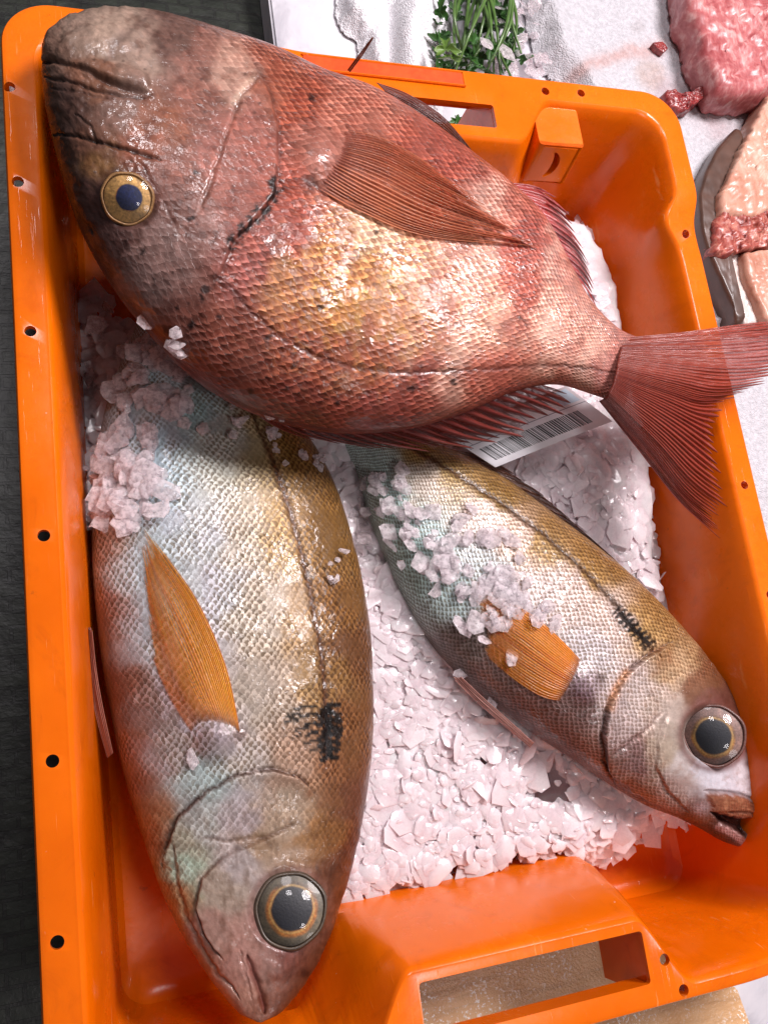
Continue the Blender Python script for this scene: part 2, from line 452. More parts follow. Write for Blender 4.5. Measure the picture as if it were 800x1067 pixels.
B = 0.036
prof = [  # off, z, bulge, extra  (outside skirt -> rim -> inner wall -> floor -> underside)
    (0.0030, ZR - 0.034, 0, 0), (0.0004, ZR - 0.034, 0, 0), (0.0, ZR - 0.033, 0, 0), (0.0, ZR - 0.0032, 0, 0),
    (0.0009, ZR - 0.0010, 0, 0), (0.0032, ZR, 0, 0),
    (0.0155, ZR, B, 0), (0.0168, ZR + 0.0003, B, 0), (0.0182, ZR - 0.0004, B, 0), (0.0195, ZR - 0.0022, B, 0),
    (0.0225, ZR - 0.010, B, 0.002), (0.0270, ZR - 0.035, B + 0.003, 0.008), (0.0310, ZR - 0.070, B + 0.006, 0.016), (0.0345, 0.020, B + 0.009, 0.026),
    (0.0365, 0.011, B + 0.010, 0.028), (0.0405, 0.0070, B + 0.011, 0.03), (0.047, 0.0055, B + 0.011, 0.03), (0.075, 0.0055, B + 0.008, 0.03), (0.12, 0.0055, 0.02, 0.02),
    (0.12, 0.0022, 0.02, 0.02), (0.047, 0.0022, B + 0.011, 0.03), (0.034, 0.006, B + 0.010, 0.028), (0.0310, 0.020, B + 0.009, 0.026),
    (0.0275, ZR - 0.070, B + 0.006, 0.016), (0.0235, ZR - 0.035, B + 0.003, 0.008), (0.0190, ZR - 0.010, B, 0.002),
    (0.0170, ZR - 0.0035, B, 0), (0.0140, ZR - 0.0032, B, 0), (0.0035, ZR - 0.0036, 0, 0)]
rings = [crate_ring(*p) for p in prof]
nr, nc = len(rings), len(rings[0])
V = np.concatenate(rings)
quads = grid_quads(nr, nc, wrap=True)
last = np.stack([(nr - 1) * nc + np.arange(nc), (nr - 1) * nc + (np.arange(nc) + 1) % nc, (np.arange(nc) + 1) % nc, np.arange(nc)], -1)
me = mesh_np("crate_shell", V, np.concatenate([quads, last]))
bm = bmesh.new(); bm.from_mesh(me)
bm.verts.ensure_lookup_table()
# close the floor (upper and lower sheet) inside the innermost rings
it, ib = 18, 19
def ring_verts(k): return [bm.verts[k * nc + j] for j in range(nc)]
# the innermost vertical band is removed and both holes capped
kill = []
ra, rb = set(ring_verts(it)), set(ring_verts(ib))
for f in bm.faces:
    vs = set(f.verts)
    if vs & ra and vs & rb: kill.append(f)
tops, bots = ring_verts(it), ring_verts(ib)
bmesh.ops.delete(bm, geom=kill, context='FACES')
bm.faces.new(tops); bm.faces.new(bots)
bmesh.ops.recalc_face_normals(bm, faces=bm.faces)
bm.to_mesh(me); bm.free()
crate = link("crate", me, M_CRATE)
# holes and grip slots are cut right through the rim
def cutter(build):
    bm = bmesh.new(); build(bm)
    m_ = bpy.data.meshes.new("cut"); bm.to_mesh(m_); bm.free()
    o_ = bpy.data.objects.new("cut", m_); COL.objects.link(o_); return o_
def add_cyl(bm, x, y, z, r, h, seg=20):
    bmesh.ops.create_cone(bm, cap_ends=True, segments=seg, radius1=r, radius2=r, depth=h, matrix=Matrix.Translation((x, y, z)))
def add_prism(bm, poly, z0, z1):
    lo = [bm.verts.new((x, y, z0)) for x, y in poly]; hi = [bm.verts.new((x, y, z1)) for x, y in poly]
    n_ = len(poly)
    bm.faces.new(lo[::-1]); bm.faces.new(hi)
    for i in range(n_): bm.faces.new((lo[i], lo[(i + 1) % n_], hi[(i + 1) % n_], hi[i]))
def rrect(x0, x1, y0, y1, r, n_=5):
    out = []
    for (cx, cy, a0) in ((x1 - r, y1 - r, 0), (x0 + r, y1 - r, .5), (x0 + r, y0 + r, 1), (x1 - r, y0 + r, 1.5)):
        for i in range(n_):
            a = (a0 + .5 * i / (n_ - 1)) * math.pi; out.append((cx + r * math.cos(a), cy + r * math.sin(a)))
    return out
HOLES = [(12, 107), (20, 198), (32, 345), (46, 558), (55, 793), (60, 982), (692, 1000), (712, 1032), (568, 95), (605, 97), (727, 178), (715, 243)]
def cut_holes(bm):
    for hx, hy in HOLES:
        w = P(hx, hy, ZR if hx < 650 or hy > 900 or hy < 200 else ZR - 0.007); add_cyl(bm, w[0], w[1], ZR, 0.0030, 0.040)
    for hy in (502, 640, 780):
        w = P(0, 0, ZR); add_cyl(bm, 0.4165, {502: 0.123, 640: 0.05, 780: -0.03}[hy], ZR - 0.01, 0.0028, 0.02)
def cut_slots(bm):
    add_prism(bm, rrect(0.1475, 0.2745, -0.1475, -0.1215, 0.002), ZR - 0.025, ZR + 0.02)
    add_prism(bm, rrect(0.135, 0.2770, 0.3715, 0.389, 0.002), ZR - 0.025, ZR + 0.02)
for fn_ in (cut_holes, cut_slots):
    c_ = cutter(fn_)
    md = crate.modifiers.new("b", 'BOOLEAN'); md.operation = 'DIFFERENCE'; md.object = c_; md.solver = 'EXACT'
    dg = bpy.context.evaluated_depsgraph_get()
    me2 = bpy.data.meshes.new_from_object(crate.evaluated_get(dg))
    crate.modifiers.clear(); crate.data = me2; bpy.data.objects.remove(c_)
me2.polygons.foreach_set("use_smooth", [True] * len(me2.polygons)); me2.set_sharp_from_angle(angle=math.radians(32))
crate.name = "fish_crate"
tag(crate, "orange plastic fish crate holding three whole fish on ice", "crate")
def boxm(name, x0, x1, y0, y1, z0, z1, mat, parent, bev=0.0008):
    bm = bmesh.new(); bmesh.ops.create_cube(bm, size=1)
    for v in bm.verts: v.co = ((x0 + x1) / 2 + v.co.x * (x1 - x0), (y0 + y1) / 2 + v.co.y * (y1 - y0), (z0 + z1) / 2 + v.co.z * (z1 - z0))
    if bev: bmesh.ops.bevel(bm, geom=bm.edges[:], offset=bev, segments=2, affect='EDGES')
    m_ = bpy.data.meshes.new(name); bm.to_mesh(m_); bm.free()
    return link(name, m_, mat, parent, sharp=40)
# ribs beside the grip slots
for (x, y0, y1) in ((0.1455, -0.1545, -0.1205), (0.2765, -0.1545, -0.1205), (0.2786, 0.3725, 0.4145), (0.133, 0.3725, 0.4145)):
    boxm("handle_rib", x - 0.0016, x + 0.0016, y0, y1, ZR - (0.050 if y0 < 0 else 0.095), ZR - 0.0036, M_CRATE, crate, 0.0004)
boxm("handle_lip", 0.1475, 0.2745, -0.1490, -0.1476, ZR - 0.016, ZR - 0.0006, M_CRATE, crate, 0.0003)
# red label holder on the back rim
m_lab = mat_simple("red_label_plate", (0.78, 0.075, 0.012), 0.28, var=0.2, bump=0.3)
bm = bmesh.new()
add_prism(bm, rrect(0.150, 0.2575, 0.4015, 0.4105, 0.001), ZR + 0.0002, ZR + 0.0012)
me = bpy.data.meshes.new("label_plate"); bm.to_mesh(me); bm.free()
lp = link("label_plate", me, m_lab, crate, sharp=30)
lp['label'] = "darker red strip set in the back rim"
for (a0, a1, b0, b1) in ((0.1490, 0.2585, 0.4105, 0.4118), (0.1490, 0.2585, 0.4002, 0.4015), (0.2575, 0.2590, 0.4002, 0.4118)):
    boxm("label_frame", a0, a1, b0, b1, ZR - 0.0004, ZR + 0.0018, M_CRATE, crate, 0.0004)
# raised bracket with a crescent-shaped dent by the back right corner
bm = bmesh.new()
add_prism(bm, rrect(0.309, 0.343, 0.3655, 0.396, 0.003), ZR - 0.034, ZR - 0.0035)
for v_ in bm.verts:                                                 # the front face leans back towards the rim
    if v_.co.y < 0.375: v_.co.y -= 0.008 * (ZR - v_.co.z) / 0.034
bmesh.ops.recalc_face_normals(bm, faces=bm.faces)
bmesh.ops.bevel(bm, geom=[e for e in bm.edges if e.calc_length() > 0.012 and max(v_.co.y for v_ in e.verts) < 0.39], offset=0.0016, segments=3, affect='EDGES')
me = bpy.data.meshes.new("bracket"); bm.to_mesh(me); bm.free()
br_ = link("bracket", me, M_CRATE, crate, sharp=40)
def cut_dent(bm):
    p_ = [(0.322 + 0.0085 * math.cos(t), ZR - 0.019 + 0.0105 * math.sin(t)) for t in np.linspace(-1.45, 1.45, 12)] + [(0.322 + 0.003 * math.cos(t), ZR - 0.019 + 0.0095 * math.sin(t)) for t in np.linspace(1.3, -1.3, 8)]
    lo = [bm.verts.new((x, 0.350, z)) for x, z in p_]; hi = [bm.verts.new((x, 0.3705, z)) for x, z in p_]; n_ = len(p_)
    bm.faces.new(lo); bm.faces.new(hi[::-1])
    for i in range(n_): bm.faces.new((lo[i], hi[i], hi[(i + 1) % n_], lo[(i + 1) % n_]))
    bmesh.ops.recalc_face_normals(bm, faces=bm.faces)
c_ = cutter(cut_dent)
md = br_.modifiers.new("b", 'BOOLEAN'); md.operation = 'DIFFERENCE'; md.object = c_; md.solver = 'EXACT'
dg = bpy.context.evaluated_depsgraph_get(); me2 = bpy.data.meshes.new_from_object(br_.evaluated_get(dg))
br_.modifiers.clear(); br_.data = me2; bpy.data.objects.remove(c_)
me2.polygons.foreach_set("use_smooth", [True] * len(me2.polygons)); me2.set_sharp_from_angle(angle=math.radians(40))

# ------------------------------------------------------------------ fish builder
ALLFISH = {}
def poly_disp(q, line, width, side_lo=None):
    d, s, p = pdist(q, line); return d, s, p
class Body:
    """lofted fish body; stations are (dorsal point, ventral point) of the outline, laid out at the height of the body's axis"""
    def __init__(s, pairs, zaxis, thick, ns=430, ntop=270, nbot=50, expo=2.5, endcap=0.35):
        D = catmull([p[0] for p in pairs], ns); Vn = catmull([p[1] for p in pairs], ns)
        t = np.linspace(0, 1, ns); s.t = t
        z0 = np.interp(t, *zip(*zaxis)); W = catmull([[w] for w in thick], ns)[:, 0]
        th = np.concatenate([np.linspace(0, math.pi, ntop), np.linspace(math.pi, 2 * math.pi, nbot + 2)[1:-1]])
        c, sn = np.cos(th), np.sin(th)
        e = 2.0 / expo
        cc = np.sign(c) * np.abs(c) ** e; ss = np.sign(sn) * np.abs(sn) ** e
        D0, V0 = D.copy(), Vn.copy(); ax = D0 - V0; L0 = np.hypot(ax[:, 0], ax[:, 1]); ax = ax / (L0[:, None] + 1e-9)
        for it in range(5):                             # the roundness of the body widens its outline: take that back
            Dw = P(D[:, 0], D[:, 1], z0); Vw = P(Vn[:, 0], Vn[:, 1], z0)
            C = (Dw + Vw) / 2; A = (Dw - Vw) / 2
            pos = C[:, None, :] + A[:, None, :] * cc[None, :, None] + np.array([0, 0, 1.0]) * (W[:, None] * ss[None, :])[..., None]
            if it == 4: break
            ext = ((project(pos) - V0[:, None, :]) * ax[:, None, :]).sum(2)
            hi = np.clip(ext.max(1) - L0, -.15 * L0, .15 * L0); lo = np.clip(ext.min(1), -.15 * L0, .15 * L0)
            D = D - ax * (hi * .8)[:, None]; Vn = Vn - ax * (lo * .8)[:, None]
        s.pos = pos; s.ns, s.nt = pos.shape[:2]; s.ntop = ntop
        s.top = (np.arange(s.nt) < ntop)
        s.q = project(pos).reshape(-1, 2)
        s.topmask = np.broadcast_to(s.top[None, :], pos.shape[:2]).reshape(-1).astype(float)
        dS = np.gradient(pos, axis=0); dT = np.roll(pos, -1, 1) - np.roll(pos, 1, 1)
        n = np.cross(dT, dS); n /= np.linalg.norm(n, axis=2, keepdims=True) + 1e-12
        out = pos - C[:, None, :]
        flip = np.sign((n * out).sum(2, keepdims=True)); flip[flip == 0] = 1
        s.nrm = n * flip
        H = np.linalg.norm(A, axis=1); s.H = H
        step = np.linalg.norm(np.diff(C, axis=0), axis=1)
        k = (H.max() / np.maximum(H, H.max() * 0.18)) ** 0.5
        a = np.concatenate([[0], np.cumsum(step * (k[1:] + k[:-1]) / 2)])
        dl = np.linalg.norm(np.roll(pos, -1, 1) - pos, axis=2)
        bl = np.concatenate([np.zeros((s.ns, 1)), np.cumsum(dl, 1)[:, :-1]], 1)
        bl = bl - bl[:, ntop // 2][:, None]
        s.a = np.broadcast_to(a[:, None], bl.shape).reshape(-1); s.b = (bl * k[:, None]).reshape(-1)
        s.tt = np.broadcast_to(t[:, None], bl.shape).reshape(-1)
        s.cc = np.broadcast_to(cc[None, :], bl.shape).reshape(-1)
        s.disp = np.zeros(s.ns * s.nt); s.col = None
        s.mask = np.ones(s.ns * s.nt); s.met = np.full(s.ns * s.nt, 0.2); s.rough = np.full(s.ns * s.nt, 0.35)
        s.bulge = None
    def paint(s, pts, sig=38.0):
        """smooth colour field through (x, y, (r,g,b)) patches of skin colour"""
        xy = np.array([[p[0], p[1]] for p in pts], float); cl = np.array([lin(p[2]) for p in pts])
        q = s.q; w = np.zeros((len(q), 1)); acc = np.zeros((len(q), 3))
        wob = np.stack([fbm(q[:, 0] / 24, q[:, 1] / 24, 0) - .5, fbm(q[:, 0] / 24 + 9, q[:, 1] / 24, 1) - .5], 1) * 34
        for i in range(len(xy)):
            d2 = ((q + wob - xy[i]) ** 2).sum(1); k = 1.0 / (d2 + 60.0) ** 2.6
            w[:, 0] += k; acc += k[:, None] * cl[i]
        s.col = acc / w
    def tint(s, wt, rgb):
        wt = np.clip(wt, 0, 1)[:, None] * s.topmask[:, None]; s.col = s.col * (1 - wt) + lin(rgb) * wt
    def mul(s, wt, f):
        wt = np.clip(wt, 0, 1)[:, None]; s.col = s.col * (1 - wt + wt * np.asarray(f))
    def groove(s, line, width, depth, dark=0.0, rgb=(30, 12, 10), wob=1.0):
        q = s.q + (np.stack([fbm(s.q[:, 0] / 7, s.q[:, 1] / 7, 2), fbm(s.q[:, 0] / 7, s.q[:, 1] / 7, 3)], 1) - .5) * 5 * wob
        d, _, par = pdist(q, line)
        taper = np.minimum(1, np.minimum(par, 1 - par) * 6 + 0.25)
        k = np.exp(-(d / (width * taper)) ** 2) * s.topmask
        s.disp -= depth * k
        if dark: s.tint(k * dark, rgb)
        return k
    def plate(s, line, height, width, inside=-1):
        """raise the skin on one side of an open line (a gill cover edge)"""
        d, sg, par = pdist(s.q, line)
        end = sstep(np.minimum(par, 1 - par), 0.0, 0.08)
        s.disp += np.where(sg == inside, height * np.exp(-d / (width * 6)) * sstep(d, 0, width), 0) * s.topmask * end
        return d * sg * inside
    def blob(s, cx, cy, r, h, p=2):
        d = np.hypot(s.q[:, 0] - cx, s.q[:, 1] - cy); s.disp += h * np.exp(-(d / r) ** p) * s.topmask
        return d
    gain, cool = 1.0, 0.0
    def final(s):
        c = s.col * (s.gain * (0.80 + 0.45 * s.mask))[:, None]
        g = (c @ np.array([.25, .6, .15]))[:, None] * np.array([0.97, 1.0, 1.04])
        return c * (1 - s.cool) + g * s.cool
    sockets = ()
    def socket(s, px, py, r, k=2.6):
        i = np.argmin(((s.q - [px, py]) ** 2).sum(1) + (1 - s.topmask) * 1e6)
        p = s.pos.reshape(-1, 3)[i]; n = s.nrm.reshape(-1, 3)[i]
        vd = np.array([0, 0, ZC]) - p; vd /= np.linalg.norm(vd); n = n + k * vd; n /= np.linalg.norm(n)
        mm = np.linalg.norm(P(px + 1, py, p[2]) - P(px, py, p[2])); p = P(px, py, p[2]) + n * r * mm * 0.05
        s.sockets = s.sockets + ((px, py, r, p, n, mm),)
    def build(s, name, mat, parent, size, bshift=0.0):
        v = (s.pos + s.nrm * s.disp.reshape(s.ns, s.nt)[..., None]).reshape(-1, 3)
        for px, py, r, p, n, mm in s.sockets:
            d = np.hypot(s.q[:, 0] - px, s.q[:, 1] - py)
            w_ = (1 - sstep(d, r * 0.98, r * 1.35)) * s.topmask
            h_ = (v - p) @ n + 0.10 * r * mm
            v = v - n * (np.maximum(h_, 0) * w_)[:, None]
        quads = grid_quads(s.ns, s.nt, wrap=True)
        c0, c1 = s.pos[0].mean(0), s.pos[-1].mean(0)
        nv = len(v); v = np.vstack([v, c0, c1])
        j = np.arange(s.nt); jn = (j + 1) % s.nt
        cap0 = np.stack([np.full(s.nt, nv), jn, j], 1); cap1 = np.stack([np.full(s.nt, nv + 1), (s.ns - 1) * s.nt + j, (s.ns - 1) * s.nt + jn], 1)
        ext = lambda x: np.concatenate([x, x[[0]], x[[-1]]])
        sc = np.stack([s.a / size, s.b / size + bshift, s.mask], 1); mt = np.stack([s.met, s.rough, s.met * 0], 1)
        me = mesh_np(name, v, [quads, cap0, cap1], {'Col': ext(np.clip(s.final(), 0.002, 1)), 'sc': ext(sc), 'mt': ext(mt)})
        bm = bmesh.new(); bm.from_mesh(me); bmesh.ops.recalc_face_normals(bm, faces=bm.faces); bm.to_mesh(me); bm.free()
        s.v = v
        s.bvh = BVHTree.FromPolygons(v.tolist(), quads.tolist())
        return link(name, me, mat, parent)
def hit(bvhs, px, py, default=0.06):
    """what a plumb line from the eye meets first: (point, normal)"""
    d = RC @ np.array([px - CX, py - CY, F]); d /= np.linalg.norm(d)
    best = None
    for b in bvhs:
        h = b.ray_cast(Vector((0, 0, ZC)), Vector(d))
        if h[0] is not None and (best is None or h[3] < best[2]): best = (np.array(h[0]), np.array(h[1]), h[3])
    if best is None: return P(px, py, default), np.array([0, 0, 1.0])
    n = best[1]
    if n @ d > 0: n = -n
    return best[0], n

def fin(name, guides, mat, parent, rays=14, cbase=(150, 80, 50), ctip=(190, 110, 60), cray=(110, 50, 35), bvh=None, lift=(0.0006, 0.003), z=None,
        ragged=0.06, alpha=(1.0, 0.8), au=(1, 1), root=None, bright=1.0, amp=0.0007, nv=60, split=0.0, thick=0.0003, per=8, seed=1):
    """a fin: guide curves (base -> tip) skinned into rays and membrane"""
    r = np.random.default_rng(seed)
    G = np.stack([catmull(g, nv) for g in guides])                      # ng,nv,2
    nu = rays * per + 1
    S = np.stack([catmull(G[:, j], nu) for j in range(nv)], 1)           # nu,nv,2
    uu = np.linspace(0, rays, nu); f = uu - np.floor(uu)
    tri = 1 - np.abs(2 * f - 1)                                         # 0 on a ray, 1 mid membrane
    cut = 1 - ragged * (r.random(rays + 1)[np.minimum(np.round(uu).astype(int), rays)] * 0.8) - split * tri ** 1.2
    tv = np.linspace(0, 1, nv)
    # shorten each column
    out = np.empty_like(S)
    for i in range(nu):
        x = tv * np.clip(cut[i], 0.2, 1)
        for c in (0, 1): out[i, :, c] = np.interp(x, tv, S[i, :, c])
    S = out
    if z is None:
        w = np.empty((nu, nv, 3)); w2 = w
        # drape on the body: sample sparsely, interpolate
        iu = np.unique(np.linspace(0, nu - 1, min(nu, rays + 1)).astype(int)); iv = np.unique(np.linspace(0, nv - 1, 14).astype(int))
        Z = np.array([[hit(bvh, *S[i, j])[0][2] for j in iv] for i in iu])
        for k in range(1, Z.shape[1]):                                  # never drop steeply past the edge
            Z[:, k] = np.maximum(Z[:, k], Z[:, k - 1] - 0.006)
        Zi = np.array([np.interp(np.arange(nu), iu, Z[:, j]) for j in range(len(iv))]).T
        Zf = np.array([np.interp(np.arange(nv), iv, Zi[i]) for i in range(nu)])
        Zf = Zf + lift[0] + (lift[1] - lift[0]) * tv[None, :] ** .6 - (0.0035 * (1 - sstep(tv, 0, .14)) if root is not None else 0 * tv)[None, :]
    else:
        zb = np.interp(np.linspace(0, 1, nu), np.linspace(0, 1, len(z)), [a[0] for a in z])
        zt = np.interp(np.linspace(0, 1, nu), np.linspace(0, 1, len(z)), [a[1] for a in z])
        Zf = zb[:, None] + (zt - zb)[:, None] * tv[None, :]
    ridge = (np.cos(2 * np.pi * uu) * 0.5 + 0.5) ** 2.5 * (0.4 + 0.9 * r.random(rays + 1)[np.minimum(np.round(uu).astype(int), rays)])
    Zf = Zf + amp * (ridge[:, None] * 1.6) * (0.4 + 0.6 * tv[None, :]) + (fbm(uu[:, None] * 0.7 + seed, tv[None, :] * 3, 1, 3) - 0.5) * amp * 5 * tv[None, :]
    w = P(S[..., 0], S[..., 1], Zf)
    cb, ct, cr = [np.minimum(lin(x_) * bright, 1) for x_ in (cbase, ctip, cray)]
    mixv = np.clip(tv[None, :, None] * 1.1 + (fbm(uu[:, None] * 1.1, tv[None, :] * 5 + seed, 0, 3)[..., None] - .5) * 0.7, 0, 1)
    c = cb * (1 - mixv) + ct * mixv
    rk = (ridge[:, None, None] ** 2) * (0.55 + 0.3 * r.random(rays + 1)[np.minimum(np.round(uu).astype(int), rays)][:, None, None])
    c = c * (1 - rk) + cr * rk
    al = alpha[0] + (alpha[1] - alpha[0]) * tv[None, :] ** 1.3 + 0.0 * uu[:, None]
    al = al * (au[0] + (au[1] - au[0]) * uu[:, None] / rays)
    al = np.clip(al * (0.55 + 0.6 * np.clip(ridge[:, None], 0, 1)) + 0.18 * np.clip(ridge[:, None], 0, 1) * alpha[1], 0, 1)
    if root is not None:
        al = al * sstep(tv, 0.02, 0.17)[None, :]
        k_ = (1 - sstep(tv + (fbm(uu, uu * 0, 0) - .5) * .05, 0.04, 0.22))[..., None] if False else (1 - sstep(tv, 0.03, 0.22))[None, :, None]
        c = c * (1 - k_) + lin(root) * k_
    sc = np.stack([np.broadcast_to(uu[:, None], al.shape), np.broadcast_to(tv[None, :], al.shape), al], -1)
    me = mesh_np(name, w.reshape(-1, 3), grid_quads(nu, nv), {'Col': c.reshape(-1, 3), 'sc': sc.reshape(-1, 3)})
    o = link(name, me, mat, parent)
    sm = o.modifiers.new("thick", 'SOLIDIFY'); sm.thickness = thick; sm.offset = 0
    return o

def eye(parent, body, px, py, rx, rpup, rgold, cols, height=0.35, name="eye", pupil_shift=(0, 0), pup=(5, 8, 20)):
    """domed eyeball: socket ring, iris and pupil discs under a clear wet cornea"""
    _, _, _, p, n, mm = body.sockets[-1]
    R_ = rx * mm
    ex = np.cross([0, 1, 0], n); ex /= np.linalg.norm(ex); ey = np.cross(n, ex)
    M = np.stack([ex, ey, n], 1)
    rad = np.linspace(0, 1, 40); ang = np.linspace(0, 2 * math.pi, 97)[:-1]
    rr, aa = np.meshgrid(rad, ang, indexing='ij')
    def dome(r1, h0, hh, flat=2.0):
        x = rr * r1 * np.cos(aa); y = rr * r1 * np.sin(aa)
        zz = h0 + hh * (1 - rr ** flat)
        return np.stack([x, y, zz], -1).reshape(-1, 3) @ M.T + p
    q_ = grid_quads(40, 96, wrap=True)
    # eyeball with the coloured rings painted by radius
    base, gold, outer, dark = [lin(c) for c in cols]
    rp, rg = rpup / rx, rgold / rx
    X = rr * np.cos(aa) - pupil_shift[0] / rx; Y = rr * np.sin(aa) + pupil_shift[1] / rx
    r2 = np.hypot(X, Y) + (fbm(np.cos(aa) * 2 + 5, np.sin(aa) * 2 + 5, 0, 3) - .5) * 0.05
    nz = fbm(np.cos(aa) * 6 + 9 + rr * 4, np.sin(aa) * 6 + 9, 1, 4)[..., None]
    c = base * (0.75 + 0.5 * nz) + 0 * rr[..., None]
    k = sstep(r2, rg * 0.92, rg * 1.04)[..., None]; lo_ = fbm(np.cos(aa) * 1.3 + 3, np.sin(aa) * 1.3 + px, 2, 2)[..., None]; c1 = gold * (0.4 + 1.2 * nz) * (0.15 + 1.5 * sstep(lo_, .3, .7)) + outer * 0.35 * (1 - sstep(lo_, .3, .7)); c1 = c1 * (1 - k) + (outer * (0.45 + 1.1 * nz)) * k
    k = sstep(r2, rp * 1.0, rp * 1.10)[..., None]; c1 = lin(pup) * (0.5 + nz) * (1 - k) + c1 * k
    ring = np.exp(-((r2 - rp * 1.12) / (0.05 * rp)) ** 2)[..., None] * 0.8; c1 = c1 * (1 - ring) + lin((170, 135, 75)) * ring
    k = sstep(rr, 0.90, 1.0)[..., None]; c1 = c1 * (1 - k) + dark * k
    v = dome(R_, -0.0004, R_ * height * 0.55)
    me = mesh_np(name, v, q_, {'Col': np.clip(c1, 0.0015, 1).reshape(-1, 3)})
    o = link(name, me, M_EYE, parent)
    v = dome(R_ * 0.985, 0.0004, R_ * height, 2.2)
    me = mesh_np("cornea", v, q_[:, ::-1]); k_ = link("cornea", me, M_CORNEA, o)
    # rim of skin around the eye
    th = np.linspace(0, 2 * math.pi, 97)[:-1]; ph = np.linspace(0, 2 * math.pi, 13)[:-1]
    T, H = np.meshgrid(th, ph, indexing='ij')
    pr = np.array([(0.95, -0.02), (0.96, 0.03), (0.985, 0.055), (1.02, 0.055), (1.045, 0.03), (1.07, -0.02), (1.09, -0.12), (1.10, -0.3), (1.11, -0.6), (1.05, -0.6), (1.0, -0.4), (0.95, -0.2)]) * R_
    wv_ = 1 + 0.02 * np.sin(3 * T + 1) + 0.012 * np.sin(7 * T)
    x = pr[:, 0][None] * np.cos(T) * wv_; y = pr[:, 0][None] * np.sin(T) * wv_; z_ = pr[:, 1][None] + 0 * T
    v = np.stack([x, y, z_], -1).reshape(-1, 3) @ M.T + p
    i = np.arange(96)[:, None]; j = np.arange(12)[None]
    qq = np.stack([i * 12 + j, i * 12 + (j + 1) % 12, ((i + 1) % 96) * 12 + (j + 1) % 12, ((i + 1) % 96) * 12 + j], -1).reshape(-1, 4)
    cl = (dark * 0.7 + outer * 0.35) * (0.6 + 0.8 * fbm(T * 3, H, 2)[..., None])
    me = mesh_np("eye_rim", v, qq, {'Col': np.clip(cl, 0, 1).reshape(-1, 3)})
    link("eye_rim", me, M_EYE, o)
    return o
def mat_eye():
    m, nt, b = new_mat("fish_eye")
    at = nt.nodes.new('ShaderNodeAttribute'); at.attribute_name = 'Col'
    n1 = noise(nt, 900, 3, objco(nt))
    c = mixc(nt, 1.0, at.outputs[0], ramp(nt, n1.outputs[0], [(0.3, (0.6, 0.6, 0.6)), (0.7, (1.3, 1.3, 1.3))]), 'MULTIPLY')
    nt.links.new(c, b.inputs['Base Color']); setp(b, Roughness=0.45, Metallic=0.0, Coat_Weight=0.15, Coat_Roughness=0.05)
    nt.links.new(bump(nt, n1.outputs[0], 0.25, 0.0004), b.inputs['Normal'])
    return m
M_EYE = mat_eye()
def mat_cornea():
    m, nt, b = new_mat("wet_cornea")
    n1 = noise(nt, 120, 2, objco(nt))
    nt.links.new(bump(nt, n1.outputs[0], 0.05, 0.0006), b.inputs['Normal'])
    g = nt.nodes.new('ShaderNodeBsdfGlossy'); g.inputs['Roughness'].default_value = 0.045
    nt.links.new(b.inputs['Normal'].links[0].from_socket, g.inputs['Normal'])
    t = nt.nodes.new('ShaderNodeBsdfTransparent')
    fr = nt.nodes.new('ShaderNodeFresnel'); fr.inputs[0].default_value = 1.28
    mx = nt.nodes.new('ShaderNodeMixShader')
    nt.links.new(fr.outputs[0], mx.inputs[0]); nt.links.new(t.outputs[0], mx.inputs[1]); nt.links.new(g.outputs[0], mx.inputs[2])
    nt.links.new(mx.outputs[0], nt.nodes['Material Output'].inputs[0])
    return m
M_CORNEA = mat_cornea()
M_FIN = mat_fin("fin_skin")
def bl(q, x, y, r, p=2):
    d2 = ((q[..., 0] - x) ** 2 + (q[..., 1] - y) ** 2) / r ** 2
    return np.exp(-d2 ** (p / 2))

# ------------------------------------------------------------------ 1: the large silver bream, head to the front
pairs = [((274, 1064), (267, 1064)), ((296, 1050), (245, 1052)), ((322, 1016), (216, 1016)), ((342, 976), (190, 975)), ((358, 930), (169, 930)),
         ((371, 885), (153, 885)), ((381, 835), (138, 838)), ((388, 780), (124, 785)), ((389, 720), (112, 725)), ((386, 660), (103, 665)),
         ((376, 600), (97, 600)), ((360, 540), (96, 540)), ((340, 490), (99, 490)), ((312, 448), (107, 440)), ((280, 412), (120, 395)),
         ((248, 375), (138, 350)), ((222, 330), (155, 300)), ((205, 290), (170, 260))]
LB = Body(pairs, [(0, .116), (.12, .098), (.3, .078), (.6, .066), (1, .045)], [.002, .011, .019, .025, .030, .034, .037, .039, .040, .040, .039, .038, .036, .033, .028, .022, .016, .010])
fish_l = empty("silver_bream", (0.12, 0.05, 0.0055))
q = LB.q
